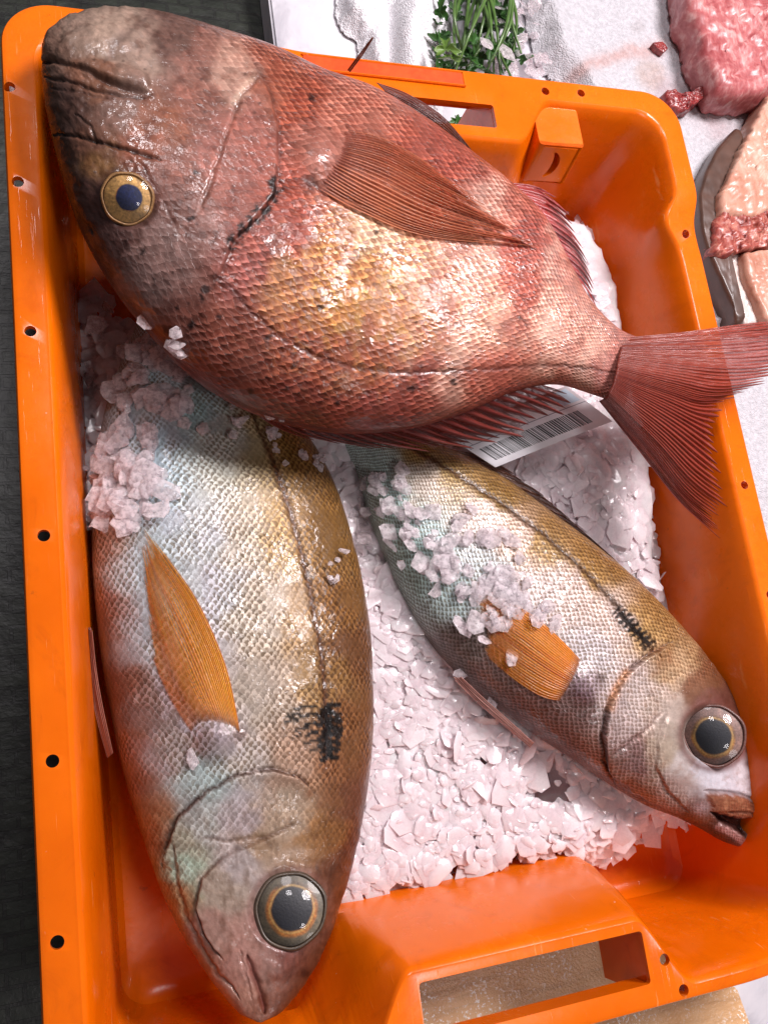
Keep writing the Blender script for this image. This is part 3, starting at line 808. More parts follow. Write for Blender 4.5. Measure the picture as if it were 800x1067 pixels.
LB.paint([(200, 420, (170, 190, 185)), (160, 450, (175, 185, 190)), (150, 520, (165, 175, 175)), (230, 450, (185, 180, 165)), (270, 450, (175, 155, 110)), (300, 460, (150, 115, 50)),
          (140, 600, (170, 170, 170)), (120, 560, (150, 120, 100)), (200, 560, (180, 175, 170)), (250, 560, (185, 165, 140)), (300, 560, (170, 135, 80)), (340, 560, (140, 105, 40)),
          (115, 640, (140, 95, 75)), (150, 660, (165, 160, 160)), (220, 620, (180, 172, 168)), (270, 640, (180, 160, 138)), (320, 650, (165, 130, 85)), (355, 640, (140, 100, 45)), (375, 680, (125, 85, 50)),
          (120, 720, (130, 82, 62)), (150, 740, (135, 105, 95)), (280, 720, (170, 148, 128)), (340, 700, (150, 115, 65)), (370, 760, (135, 92, 52)),
          (140, 800, (140, 92, 70)), (180, 790, (150, 130, 122)), (210, 820, (160, 165, 158)), (260, 800, (170, 150, 135)), (300, 800, (160, 125, 100)), (350, 810, (140, 95, 60)), (378, 830, (125, 80, 60)),
          (160, 860, (150, 105, 70)), (190, 880, (145, 140, 120)), (215, 850, (160, 160, 155)), (250, 850, (165, 150, 150)), (300, 850, (165, 140, 115)), (330, 870, (150, 105, 55)), (360, 890, (120, 70, 45)),
          (180, 930, (160, 115, 70)), (195, 910, (150, 170, 145)), (230, 930, (158, 138, 120)), (220, 970, (160, 120, 105)), (250, 900, (165, 150, 145)), (270, 880, (155, 125, 95)), (345, 950, (120, 70, 45)),
          (210, 1000, (160, 110, 85)), (250, 1000, (170, 120, 105)), (280, 1005, (150, 110, 95)), (310, 1010, (120, 72, 50)), (290, 1040, (125, 72, 50)), (250, 1035, (165, 115, 95))])
# metallic silver flank; dark brown back
LB.met = 0.05 + 0.20 * np.exp(-(((q[:, 0] - 190) / 120) ** 2)) * sstep(q[:, 1], 870, 800)
LB.rough = np.full(len(q), 0.36)
ir = fbm(q[:, 0] / 40, q[:, 1] / 40, 2)
for x, y, r in ((170, 440, 50), (160, 620, 45), (190, 410, 40), (192, 905, 14), (210, 820, 30)):
    LB.tint(bl(q, x, y, r) * sstep(ir, 0.35, 0.65) * 0.35, (175, 205, 200))
ir2 = fbm(q[:, 0] / 22 + 11, q[:, 1] / 34, 3, 3)
LB.tint(np.exp(-((q[:, 0] - 185 - .1 * (q[:, 1] - 600)) / 55) ** 2) * sstep(ir2, .45, .65) * .35 * sstep(q[:, 1], 860, 760), (205, 190, 200))
LB.tint(np.exp(-((q[:, 0] - 150 - .06 * (q[:, 1] - 450)) / 32) ** 2) * sstep(q[:, 1], 720, 600) * .5, (178, 196, 200))
# lateral line, shoulder blotch
lat = [(262, 430), (285, 480), (305, 540), (322, 610), (335, 680), (341, 750), (340, 800)]
LB.groove(lat, 3.8, 0.0006, 0.9, (84, 42, 10), 0.6)
d, sg, par = pdist(q, lat)
for sx in (0,):
    r_ = np.random.default_rng(3)
    wq = q + (np.stack([fbm(q[:, 0] / 3, q[:, 1] / 3, 0), fbm(q[:, 0] / 3, q[:, 1] / 3, 1)], 1) - .5) * 3.2
    marks = [([(334 + r_.normal(), 740 + 7.4 * k), (343, 735.5 + 7.4 * k), (355 - abs(k - 3) * 1.0, 737 + 7.4 * k + r_.normal())], r_.uniform(2.7, 3.5)) for k in range(8)]
    marks += [([(344, 740 + 7.4 * k), (345, 745 + 7.4 * k)], 2.2) for k in (0, 2, 3, 5, 6)]
    for x0, x1, yy, w_ in ((308, 329, 737, 2.2), (299, 312, 745, 2.0), (314, 330, 745, 2.4), (297, 310, 751, 1.8), (318, 330, 754, 2.0), (308, 322, 759, 1.7), (320, 331, 764, 2.1), (306, 314, 767, 1.3), (318, 330, 773, 1.8), (324, 331, 781, 1.5)):
        marks.append(([(x0, yy + 2), ((x0 + x1) / 2, yy - .5), (x1, yy - 1)], w_))
    for line, w_ in marks:
        dd, _, _ = pdist(wq, line); LB.tint(sstep(dd, w_ + .7, w_ - .7) * 0.96, (9, 7, 9))
# head plates
LB.mask = sstep(q[:, 1] - 0.15 * np.abs(q[:, 0] - 260), 850, 800)
head = 1 - LB.mask
LB.mask = LB.mask * (0.35 + 0.65 * sstep(fbm(q[:, 0] / 26, q[:, 1] / 26, 3), 0.3, 0.6))
LB.mask = np.maximum(LB.mask, head * 0.55 * sstep(np.hypot((q[:, 0] - 290) / 1.0, (q[:, 1] - 985) / 1.25), 75, 120))
oper = [(168, 905), (176, 880), (186, 850), (215, 825), (250, 806), (285, 801), (312, 810), (330, 828)]
LB.plate(oper, 0.0046, 2.4, inside=1)
LB.groove(oper, 2.3, 0.0014, 0.9, (72, 34, 18))
LB.groove([(205, 874), (240, 876), (275, 872), (310, 858)], 2.0, 0.0010, 0.55, (100, 65, 45))
pre = [(300, 862), (265, 878), (232, 893), (210, 915), (204, 945), (214, 975), (232, 1000)]
LB.plate(pre, 0.0030, 2.4, inside=-1)
LB.groove(pre, 1.8, 0.0009, 0.5, (105, 70, 55))
LB.groove([(183, 880), (182, 915), (192, 950), (208, 985), (228, 1015), (250, 1040)], 2.4, 0.0012, 0.35, (90, 50, 35))
LB.groove([(258, 996), (264, 1015), (272, 1036), (276, 1056)], 3.2, 0.0022, 0.75, (110, 42, 30), 0.4)
LB.groove([(250, 990), (256, 1012), (262, 1040)], 1.6, 0.0006, 0.3, (110, 65, 50))
LB.blob(282, 1010, 16, 0.0012); LB.blob(245, 1010, 14, 0.0010)
d = LB.blob(303, 948, 46, 0.0008)
LB.tint(np.exp(-((d - 42) / 5) ** 2) * 0.5, (150, 105, 100))
LB.tint(bl(q, 300, 995, 26) * 0.4, (130, 55, 55)); LB.tint(bl(q, 318, 1014, 6) * 0.7, (60, 25, 20))
LB.disp += head * (fbm(q[:, 0] / 9, q[:, 1] / 9, 1) - .5) * 0.0008 * LB.topmask
LB.mul(head * sstep(fbm(q[:, 0] / 5, q[:, 1] / 5, 2, 3), 0.5, 0.75) * 0.5, (1.3, 1.27, 1.25))
LB.mul(head * sstep(fbm(q[:, 0] / 8 + 40, q[:, 1] / 8, 3, 4), 0.52, 0.8) * 0.6, (0.6, 0.5, 0.42))
d = LB.blob(224, 772, 21, 0.0042, 3)                                   # fleshy root of the pectoral fin
LB.tint(np.exp(-(d / 22) ** 4) * 0.55, (120, 88, 92))
LB.tint(bl(q, 251, 765, 8) * 0.8, (85, 35, 15))
M_SILVER = mat_fish("silver_skin", (0.30, 0.24, 0.18), 0.90, 0.40, 0.75, mott=0.5, L=1.35, pw=2.2, lo=0.30, hi=0.66, side=0.25, streak=0.25, wb=1.5)
LB.mul(sstep(LB.cc, .30, .62) * .85, (.66, .52, .30))
LB.mul(head * sstep(fbm(q[:, 0] / 3, q[:, 1] / 7, 0, 3), .45, .75) * .6, (.62, .55, .5))
LB.socket(303, 948, 35)
LB.col = LB.col * (1 + (np.array([-.09, .0, .07]) * sstep(-LB.cc, -.45, .1)[:, None] * (1 - head)[:, None]))
LB.gain = 0.86; LB.cool = 0.12
LB.build("body", M_SILVER, fish_l, 0.0041)
eye(fish_l, LB, 303, 948, 35, 20, 27, [(150, 140, 120), (126, 76, 26), (92, 82, 64), (52, 36, 28)], 0.26, pupil_shift=(1, -1), pup=(5, 7, 18))
fin("pectoral_fin", [[(252, 779), (246, 740), (234, 690), (208, 630), (178, 585), (148, 546)], [(243, 774), (230, 730), (213, 680), (190, 630), (166, 590), (148, 552)],
                     [(228, 766), (210, 730), (192, 690), (172, 645), (156, 600), (147, 560)], [(214, 765), (194, 732), (178, 695), (162, 650), (151, 615)], [(205, 770), (186, 742), (170, 712), (158, 680)]],
    M_FIN, fish_l, 34, (198, 130, 2), (206, 160, 24), (168, 88, 0), [LB.bvh], (0.0003, 0.0012), ragged=.2, split=.08, alpha=(0.95, 0.12), au=(1.15, -0.35), bright=1.5, root=(150, 105, 95), amp=0.00028, seed=4)
fin("pelvic_fin", [[(112, 790), (100, 745), (92, 700), (88, 648)], [(118, 785), (108, 740), (101, 700), (96, 655)]], M_FIN, fish_l, 5,
    (175, 115, 95), (165, 110, 95), (150, 90, 75), z=[(.075, .082), (.08, .088)], alpha=(1, .9), seed=5)

# ------------------------------------------------------------------ 2: the smaller bream, head to the front right corner
pairs = [((788, 842), (768, 882)), ((788, 826), (752, 877)), ((784, 803), (730, 865)), ((778, 778), (706, 854)), ((766, 738), (675, 842)), ((748, 703), (640, 822)),
         ((722, 668), (608, 800)), ((690, 632), (573, 777)), ((655, 597), (538, 752)), ((615, 564), (505, 728)), ((572, 532), (474, 700)),
         ((528, 500), (445, 665)), ((488, 476), (420, 622)), ((450, 460), (400, 578)), ((415, 448), (383, 535)), ((385, 440), (370, 497)), ((355, 425), (352, 465))]
RB = Body(pairs, [(0, .075), (.4, .074), (.8, .068), (1, .055)], [.005, .011, .015, .019, .024, .028, .031, .033, .034, .034, .033, .031, .028, .024, .019, .014, .009], ns=440, ntop=230)
fish_r = empty("small_bream", (0.28, 0.06, 0.0055))
q = RB.q
RB.paint([(385, 480, (178, 195, 188)), (410, 520, (178, 200, 192)), (440, 500, (185, 170, 155)), (470, 490, (155, 125, 65)), (440, 470, (150, 115, 45)), (430, 590, (150, 172, 164)), (450, 560, (170, 185, 180)),
          (500, 540, (200, 180, 168)), (540, 560, (195, 168, 150)), (570, 560, (165, 130, 75)), (520, 510, (150, 118, 55)), (470, 620, (155, 168, 164)), (500, 600, (180, 180, 178)), (560, 620, (205, 185, 178)),
          (600, 620, (205, 182, 172)), (620, 590, (160, 122, 60)), (480, 670, (110, 95, 88)), (520, 700, (115, 92, 85)), (560, 740, (120, 88, 80)), (640, 650, (205, 182, 172)), (680, 650, (170, 130, 70)),
          (620, 680, (205, 190, 188)), (600, 740, (125, 95, 88)), (640, 720, (200, 178, 172)), (590, 770, (130, 95, 85)), (625, 790, (150, 110, 95)), (650, 760, (205, 180, 172)), (660, 710, (205, 182, 172)),
          (700, 690, (190, 155, 115)), (690, 730, (205, 178, 160)), (735, 710, (140, 92, 62)), (755, 735, (130, 80, 70)), (665, 790, (150, 115, 108)), (690, 790, (205, 178, 150)), (660, 820, (165, 120, 95)),
          (700, 830, (190, 155, 140)), (740, 810, (240, 232, 236)), (770, 812, (235, 225, 230)), (712, 800, (225, 205, 195)), (775, 780, (150, 90, 85)), (720, 848, (135, 90, 72)), (752, 858, (120, 75, 60))])
RB.met = 0.05 + 0.20 * np.exp(-((pdist(q, [(400, 520), (560, 640), (690, 760)])[0] / 70) ** 2))
ir = fbm(q[:, 0] / 30, q[:, 1] / 30, 2)
for x, y, r in ((410, 540, 45), (460, 610, 40), (390, 490, 30)):
    RB.tint(bl(q, x, y, r) * sstep(ir, 0.3, 0.6) * 0.3, (165, 200, 188))
lat = [(410, 458), (450, 478), (510, 516), (565, 555), (610, 596), (640, 628), (668, 662), (690, 690)]
RB.groove(lat, 3.2, 0.0006, 0.92, (74, 44, 14), 0.6)
r_ = np.random.default_rng(5)
wq = q + (np.stack([fbm(q[:, 0] / 3, q[:, 1] / 3, 0), fbm(q[:, 0] / 3, q[:, 1] / 3, 1)], 1) - .5) * 3
db_, sb_, pb_ = pdist(wq, [(646, 640), (660, 655), (675, 671)])
cell_ = np.sin((wq[:, 0] * .68 + wq[:, 1] * .73) * 1.02) * .5 + .5 + (fbm(q[:, 0] / 2.2, q[:, 1] / 2.2, 2, 2) - .5) * 1.3
RB.tint(sstep(db_, 10.5, 6.5) * np.clip(sstep(cell_, .30, .55) + sstep(db_, 3.4, 1.8), 0, 1) * .95, (12, 10, 11))
back = sstep(pdist(q, [(690, 690), (610, 596), (450, 478), (400, 455)])[0] * 1.0, 20, 4)
hline = [(700, 668), (672, 684), (650, 703), (633, 732), (627, 765), (632, 800), (645, 825)]
d, sg, par = pdist(q, hline); sd = d * sg
RB.mask = np.where(q[:, 0] + 0.55 * (q[:, 1] - 740) > 672, 0.0, 1.0)
inh = sstep(-sd, -2, 4)
inside = -1
RB.plate(hline, 0.0044, 2.2, inside=inside)
RB.groove(hline, 2.2, 0.0014, 0.85, (80, 42, 34))
head = np.where((q[:, 0] > 628) & (sd * inside > 0), 1.0, 0.0)
eyed = np.hypot(q[:, 0] - 743, q[:, 1] - 766)
face = np.clip(sstep(eyed, 75, 45) + bl(q, 750, 815, 40), 0, 1)
RB.mask = np.where(head > 0, 0.85 * (1 - face), 1.0)
pre = [(690, 742), (672, 762), (652, 778), (636, 786)]
RB.groove(pre, 2.0, 0.0014, 0.45, (130, 90, 80))
pre2 = [(694, 745), (684, 775), (682, 800), (695, 825), (715, 845)]
RB.plate(pre2, 0.0014, 2.5, inside=-1); RB.groove(pre2, 1.8, 0.0006, 0.35, (130, 95, 85))
RB.tint(bl(q, 667, 795, 20) * 0.5, (150, 115, 110))
for ln in ([(632, 800), (660, 830), (700, 850), (735, 866)], [(626, 790), (650, 826), (690, 848)]):
    RB.groove(ln, 1.8, 0.0010, 0.45, (110, 75, 70))
RB.blob(743, 766, 38, 0.0010)
RB.tint(np.exp(-((eyed - 35) / 5) ** 2) * 0.75, (125, 72, 62))
w_ = (np.stack([fbm(q[:, 0] / 5, q[:, 1] / 5, 0), fbm(q[:, 0] / 5, q[:, 1] / 5, 1)], 1) - .5) * 5
ujaw = sdpoly(q + w_, [(733, 826), (750, 826), (768, 828), (795, 836), (795, 853), (770, 853), (752, 849), (742, 846)])
gape = sdpoly(q + w_ * .6, [(741, 846), (752, 850), (770, 854), (800, 853), (800, 880), (774, 872), (762, 864), (750, 859)])
RB.tint(sstep(ujaw, -2, 3), (150, 84, 52)); RB.tint(sstep(ujaw, 2, 8) * sstep(fbm(q[:, 0] / 5, q[:, 1] / 5, 2), .4, .7) * .7, (196, 128, 84))
RB.disp += 0.0016 * sstep(ujaw, -1, 6) * RB.topmask
RB.disp -= 0.0075 * sstep(gape, -2, 5) * RB.topmask
RB.tint(sstep(gape, -2, 2) * .9, (58, 18, 16))
RB.tint(sstep(5 - pdist(q, [(748, 862), (762, 868), (774, 877)])[0], 0, 3) * .8, (214, 158, 150))
RB.groove([(733, 824), (750, 825), (768, 827), (790, 834)], 1.8, 0.0012, 0.7, (105, 55, 42), 0.3)
RB.groove([(757, 846), (772, 846), (788, 848)], 1.6, 0.0012, 0.7, (80, 36, 26), 0.3)
RB.tint(bl(q, 730, 842, 8) * .6, (220, 190, 190))
RB.tint(bl(q, 690, 685, 14) * 0.5, (150, 95, 40)); RB.tint(bl(q, 772, 778, 8) * 0.6, (200, 140, 140)); RB.tint(bl(q, 779, 795, 5) * 0.8, (110, 50, 40))
RB.disp += head * (fbm(q[:, 0] / 7, q[:, 1] / 7, 1) - .5) * 0.0006 * RB.topmask
RB.mul(head * sstep(fbm(q[:, 0] / 6 + 20, q[:, 1] / 6, 3, 4), 0.52, 0.8) * 0.6, (0.72, 0.58, 0.5))
d = RB.blob(609, 714, 17, 0.0034, 3); RB.tint(np.exp(-(d / 18) ** 4) * 0.55, (130, 105, 118)); RB.tint(bl(q, 625, 706, 6) * 0.75, (70, 40, 30))
RB.tint(np.exp(-(pdist(q, [(652, 700), (640, 718), (635, 738)])[0] / 4) ** 2) * 0.6, (215, 140, 80))
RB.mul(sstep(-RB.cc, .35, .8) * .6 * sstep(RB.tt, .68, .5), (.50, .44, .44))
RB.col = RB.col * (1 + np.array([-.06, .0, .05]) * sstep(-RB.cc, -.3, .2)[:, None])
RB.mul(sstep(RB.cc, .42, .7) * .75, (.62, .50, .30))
RB.socket(743, 766, 26)
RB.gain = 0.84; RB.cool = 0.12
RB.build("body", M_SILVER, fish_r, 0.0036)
eye(fish_r, RB, 743, 766, 26, 14.5, 19, [(150, 120, 100), (136, 90, 30), (128, 96, 86), (75, 36, 30)], 0.26, pupil_shift=(-1, 1))
fin("pectoral_fin", [[(613, 697), (588, 670), (560, 645), (520, 620), (485, 600)], [(608, 706), (578, 684), (540, 655), (496, 628)], [(600, 718), (572, 704), (538, 682), (500, 652)], [(590, 731), (565, 726), (536, 708), (505, 682)]],
    M_FIN, fish_r, 26, (198, 116, 4), (206, 144, 24), (164, 76, 0), [RB.bvh], (0.0003, 0.0010), ragged=.12, split=.06, alpha=(0.95, 0.05), au=(1.1, 0.5), bright=1.5, root=(150, 110, 100), amp=0.00025, seed=8)
fin("pelvic_fin", [[(552, 779), (520, 752), (495, 730), (470, 705)], [(556, 774), (525, 746), (500, 724), (478, 703)]], M_FIN, fish_r, 4,
    (205, 165, 155), (195, 150, 140), (170, 120, 110), z=[(.07, .075), (.075, .079)], alpha=(1, .95), seed=9)
fin("dorsal_fin", [[(470, 468), (500, 474), (520, 482)], [(520, 495), (548, 506), (566, 516)], [(568, 529), (590, 540), (606, 552)], [(612, 562), (630, 574), (645, 588)], [(652, 596), (660, 603), (668, 611)]],
    M_FIN, fish_r, 12, (120, 85, 65), (105, 62, 48), (90, 45, 30), z=[(.073, .078), (.078, .083), (.078, .083), (.078, .082), (.078, .08)], alpha=(1, .9), ragged=.4, split=.15, seed=10)
M_LIP = mat_fish("lip_skin", (0.5, 0.3, 0.2), 0.0, 0.6, 0.7)
def lip(parent, name, pairs, z, thick, cols, disp=None):
    b = Body(pairs, [(0, z), (1, z)], thick, ns=60, ntop=50, nbot=20)
    b.paint(cols); b.mask[:] = 0; b.met[:] = 0.05
    b.disp += (fbm(b.q[:, 0] / 4, b.q[:, 1] / 4, 1) - .5) * 0.001
    b.build(name, M_LIP, parent, 0.004); return b

# ------------------------------------------------------------------ 3: the large red bream lying across the top
pairs = [((42, 66), (46, 48)), ((40, 92), (66, 28)), ((47, 135), (100, 14)), ((60, 185), (143, 11)), ((80, 240), (190, 19)),
         ((110, 293), (240, 33)), ((148, 342), (290, 49)), ((195, 390), (340, 72)), ((250, 425), (390, 90)), ((310, 446), (440, 120)),
         ((370, 453), (490, 157)), ((430, 448), (530, 189)), ((485, 432), (562, 222)), ((535, 411), (587, 268)), ((580, 402), (610, 310)),
         ((620, 412), (640, 340)), ((650, 424), (668, 353))]
SB = Body(pairs, [(0, .168), (.25, .160), (.55, .140), (.8, .140), (1, .146)], [.008, .018, .026, .031, .035, .038, .040, .042, .043, .042, .039, .034, .029, .023, .017, .010, .002], ns=520, ntop=330)
fish_s = empty("red_bream", (0.16, 0.26, 0.09))
q = SB.q
SB.paint([(60, 60, (120, 88, 72)), (85, 35, (150, 122, 105)), (115, 40, (178, 148, 128)), (140, 60, (165, 135, 118)), (100, 80, (135, 88, 62)), (70, 110, (88, 60, 50)), (60, 150, (70, 45, 38)), (125, 115, (135, 98, 84)),
          (165, 130, (150, 85, 52)), (180, 40, (115, 80, 68)), (100, 150, (120, 78, 58)), (105, 172, (142, 98, 45)), (75, 195, (80, 50, 45)), (95, 225, (75, 45, 42)), (150, 155, (150, 85, 58)),
          (200, 60, (145, 95, 80)), (240, 85, (185, 140, 120)), (215, 110, (140, 85, 68)), (250, 140, (165, 95, 78)), (185, 180, (142, 88, 72)), (180, 225, (125, 85, 75)), (115, 265, (98, 66, 62)),
          (150, 285, (135, 105, 100)), (175, 250, (140, 108, 102)), (205, 235, (158, 112, 102)), (235, 170, (165, 100, 85)), (270, 180, (165, 88, 70)), (255, 215, (150, 85, 70)),
          (290, 80, (165, 85, 52)), (320, 110, (165, 75, 40)), (360, 110, (190, 110, 82)), (330, 160, (175, 105, 85)), (300, 200, (160, 72, 48)), (275, 250, (150, 78, 65)), (260, 280, (160, 88, 78)), (310, 240, (165, 80, 62)),
          (345, 260, (188, 122, 68)), (400, 215, (185, 110, 70)), (390, 245, (225, 190, 150)), (430, 180, (178, 85, 55)), (460, 170, (175, 78, 52)), (300, 300, (182, 118, 62)), (350, 310, (196, 130, 42)), (400, 290, (200, 138, 62)),
          (430, 310, (195, 125, 58)), (250, 345, (138, 72, 52)), (320, 365, (155, 78, 42)), (380, 370, (172, 92, 45)), (450, 290, (215, 150, 110)), (480, 240, (215, 150, 120)), (500, 260, (222, 160, 132)), (470, 330, (200, 125, 88)),
          (510, 330, (222, 160, 128)), (540, 250, (195, 88, 68)), (545, 300, (190, 88, 62)), (520, 225, (205, 120, 95)), (575, 330, (222, 158, 135)), (600, 360, (215, 150, 128)), (640, 390, (180, 105, 92)), (660, 400, (150, 70, 60)),
          (450, 410, (158, 78, 60)), (520, 395, (185, 98, 72)), (560, 385, (195, 115, 88)), (300, 430, (132, 60, 40)), (180, 350, (120, 68, 55)), (220, 390, (125, 62, 45)), (390, 435, (145, 65, 48))])
# soft red bars across the flank
for ln, w_, k_ in (([(500, 180), (478, 260), (452, 340), (430, 430)], 13, .55), ([(550, 215), (548, 280), (535, 350), (520, 410)], 12, .6), ([(440, 140), (425, 200)], 14, .4), ([(395, 280), (375, 350), (350, 430)], 10, .3), ([(600, 310), (598, 400)], 7, .3)):
    d, _, _ = pdist(q + (fbm(q[:, 0] / 14, q[:, 1] / 14, 0)[:, None] - .5) * 26, ln)
    SB.tint(np.exp(-(d / w_) ** 2) * k_, (158, 70, 50))
for ln, w_, k_ in (([(512, 195), (500, 270), (486, 340), (468, 405)], 15, .62), ([(578, 245), (574, 320), (566, 385)], 11, .55), ([(455, 250), (440, 330), (425, 380)], 9, .3), ([(615, 345), (610, 400)], 12, .45)):
    d, _, _ = pdist(q + (fbm(q[:, 0] / 14, q[:, 1] / 14, 0)[:, None] - .5) * 26, ln)
    SB.tint(np.exp(-(d / w_) ** 2) * k_, (232, 188, 165))
gold = fbm(q[:, 0] / 11, q[:, 1] / 11, 1, 3)
SB.tint(bl(q, 365, 310, 75, 2.4) * sstep(gold, 0.5, 0.72) * 0.6, (190, 142, 40))
SB.tint(bl(q, 420, 320, 60) * sstep(gold, 0.55, 0.75) * 0.35, (200, 150, 40))
SB.met = 0.0 + 0.03 * bl(q, 380, 300, 130)
SB.rough = np.full(len(q), 0.36)
# head: scaleless snout, scaled cheek
edge = [(262, 60), (282, 95), (291, 130), (291, 170), (288, 205), (268, 230), (245, 252), (236, 275), (222, 300)]
SB.mask = np.ones(len(q))
d, sg, _ = pdist(q, edge); inhead = np.where((sg > 0) & (q[:, 0] < 300), 1.0, 0.0)
cheek = sstep(np.hypot((q[:, 0] - 60) / 1.0, (q[:, 1] - 90) / 1.4), 95, 150)
SB.mask = np.where(inhead > 0, 0.45 * cheek, 1.0)
SB.mask = SB.mask * (0.55 + 0.45 * sstep(fbm(q[:, 0] / 26, q[:, 1] / 26, 3), 0.3, 0.55))
SB.mask *= 1 - 0.6 * bl(q, 335, 160, 34, 3)
SB.plate(edge, 0.0026, 5.0, inside=1)
SB.groove(edge, 2.2, 0.0005, 0.55, (75, 28, 22))
k = sstep(pdist(q + (fbm(q[:, 0] / 6, q[:, 1] / 6, 0)[:, None] - .5) * 15, [(288, 190), (284, 205), (272, 220), (255, 236), (240, 256)])[0], 7, 3) * SB.topmask
k = k * sstep(fbm(q[:, 0] / 5, q[:, 1] / 5, 3, 3), .30, .5); SB.tint(k * .95, (14, 8, 8)); pass
SB.groove([(270, 82), (252, 100), (240, 128), (228, 165), (214, 205), (206, 225)], 1.7, 0.0012, 0.6, (105, 62, 48))
SB.tint(sstep(pdist(q, [(262, 84), (250, 96), (243, 108)])[0], 5, 1) * .5, (215, 185, 160))
# jaws: lips and fold lines
SB.groove([(40, 66), (55, 62), (80, 70), (105, 82), (130, 92), (158, 98)], 2.6, 0.0024, 0.55, (70, 42, 36), 0.6)
SB.groove([(46, 80), (70, 84), (100, 93), (130, 100), (155, 101)], 1.8, 0.0016, 0.6, (45, 26, 22), 0.8)
SB.groove([(52, 92), (85, 97), (115, 103)], 1.6, 0.0008, 0.35, (60, 34, 30))
SB.groove([(108, 70), (120, 48), (140, 30), (152, 18)], 5.0, 0.0004, 0.55, (95, 68, 62))
lipz = sdpoly(q, [(62, 66), (100, 60), (138, 66), (157, 78), (158, 97), (125, 92), (90, 80)])
SB.disp += 0.0026 * sstep(lipz, -2, 8) * SB.topmask
lipz2 = sdpoly(q, [(44, 60), (70, 30), (110, 18), (150, 24), (150, 55), (110, 58), (70, 64)])
SB.disp += 0.0016 * sstep(lipz2, -2, 14) * SB.topmask
SB.disp += inhead * (fbm(q[:, 0] / 10, q[:, 1] / 10, 1) - .5) * 0.0022 * SB.topmask * sstep(q[:, 0], 260, 60)
SB.groove([(54, 140), (80, 141), (105, 148), (130, 154), (152, 162), (168, 166)], 1.8, 0.0018, 0.85, (35, 20, 16))
SB.groove([(80, 120), (95, 132), (100, 150)], 2.2, 0.0010, 0.5, (70, 45, 34)); SB.groove([(140, 160), (165, 200), (185, 240)], 2.0, 0.0005, 0.2, (90, 55, 48))
SB.groove([(72, 196), (80, 222), (95, 244)], 3.0, 0.0012, 0.5, (45, 26, 24))
SB.blob(90, 185, 14, 0.0016); SB.blob(75, 215, 12, 0.001)
# lateral line
lat = [(240, 298), (262, 325), (290, 350), (325, 370), (365, 382), (410, 388), (460, 387), (510, 384), (560, 381), (610, 383), (650, 389)]
SB.groove(lat, 2.6, 0.0006, 0.6, (75, 25, 22))
SB.tint(sstep(pdist(q, [(225, 288), (242, 300), (255, 315)])[0], 6, 2) * .5, (70, 30, 30))
# dark specks and blotches
r_ = np.random.default_rng(11)
for x, y, r in ((325, 102, 6), (215, 301, 8), (200, 338, 6), (228, 331, 5), (148, 262, 5), (200, 228, 5), (335, 321, 5), (280, 352, 5), (352, 419, 5), (430, 405, 6), (472, 398, 5), (305, 383, 5), (205, 180, 4),
                (392, 243, 4), (540, 330, 4), (210, 310, 5), (262, 408, 5), (185, 320, 4), (300, 405, 4), (410, 360, 3)):
    n_ = (np.stack([fbm(q[:, 0] / 4 + x, q[:, 1] / 4, 0), fbm(q[:, 0] / 4, q[:, 1] / 4 + y, 1)], 1) - .5) * 9
    dd = np.hypot(*(q + n_ - [x, y]).T); SB.tint(sstep(dd, r, r * .4) * 0.85, (22, 12, 14))
for k in range(120):
    x, y = r_.uniform(60, 480), r_.uniform(60, 430); SB.tint(sstep(np.hypot(*(q - [x, y]).T), r_.uniform(1.4, 3.4), .6) * 0.65, (45, 20, 18))
SB.mul(inhead * sstep(fbm(q[:, 0] / 6, q[:, 1] / 6, 2, 3), 0.52, 0.78) * 0.7, (1.35, 1.3, 1.3))
SB.mul(inhead * sstep(fbm(q[:, 0] / 9 + 30, q[:, 1] / 9, 3, 4), 0.5, 0.8) * 0.75, (0.5, 0.38, 0.33))
SB.mul((1 - inhead) * sstep(fbm(q[:, 0] / 13 + 60, q[:, 1] / 13, 1, 4), 0.5, 0.78) * 0.45, (0.75, 0.5, 0.42))
ed = SB.blob(133, 207, 30, 0.0012)
SB.tint(np.exp(-((ed - 30) / 5) ** 2) * 0.5, (70, 36, 32))
SB.blob(332, 162, 24, 0.0050, 3); SB.tint(bl(q, 322, 193, 8) * .8, (50, 18, 16)); SB.groove([(318, 188), (340, 200), (375, 212)], 3, 0.0012, .5, (70, 25, 18))
M_RED = mat_fish("red_skin", (0.27, 0.13, 0.09), 0.82, 0.60, 0.75, mott=0.9)
SB.socket(133, 207, 26)
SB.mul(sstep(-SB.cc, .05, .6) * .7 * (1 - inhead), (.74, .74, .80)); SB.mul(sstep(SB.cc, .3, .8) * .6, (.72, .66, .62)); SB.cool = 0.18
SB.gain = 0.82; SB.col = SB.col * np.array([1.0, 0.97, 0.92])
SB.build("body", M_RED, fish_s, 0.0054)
eye(fish_s, SB, 133, 207, 26, 13, 15, [(170, 130, 70), (160, 98, 40), (190, 146, 84), (84, 50, 36)], 0.26, pupil_shift=(2, -1), pup=(15, 26, 66))
fin("pectoral_fin", [[(350, 136), (390, 141), (430, 160), (472, 190)], [(346, 148), (400, 161), (452, 188), (524, 226)], [(340, 158), (395, 178), (455, 208), (548, 245)], [(332, 172), (385, 203), (455, 233), (575, 258)], [(320, 190), (375, 220), (445, 246), (565, 257)]],
    M_FIN, fish_s, 26, (146, 86, 72), (200, 134, 96), (200, 126, 86), [SB.bvh], (0.0004, 0.0022), ragged=.25, alpha=(0.62, 0.30), au=(0.30, 1.15), root=(185, 120, 104), bright=1.35, amp=0.0006, split=.16, seed=12)
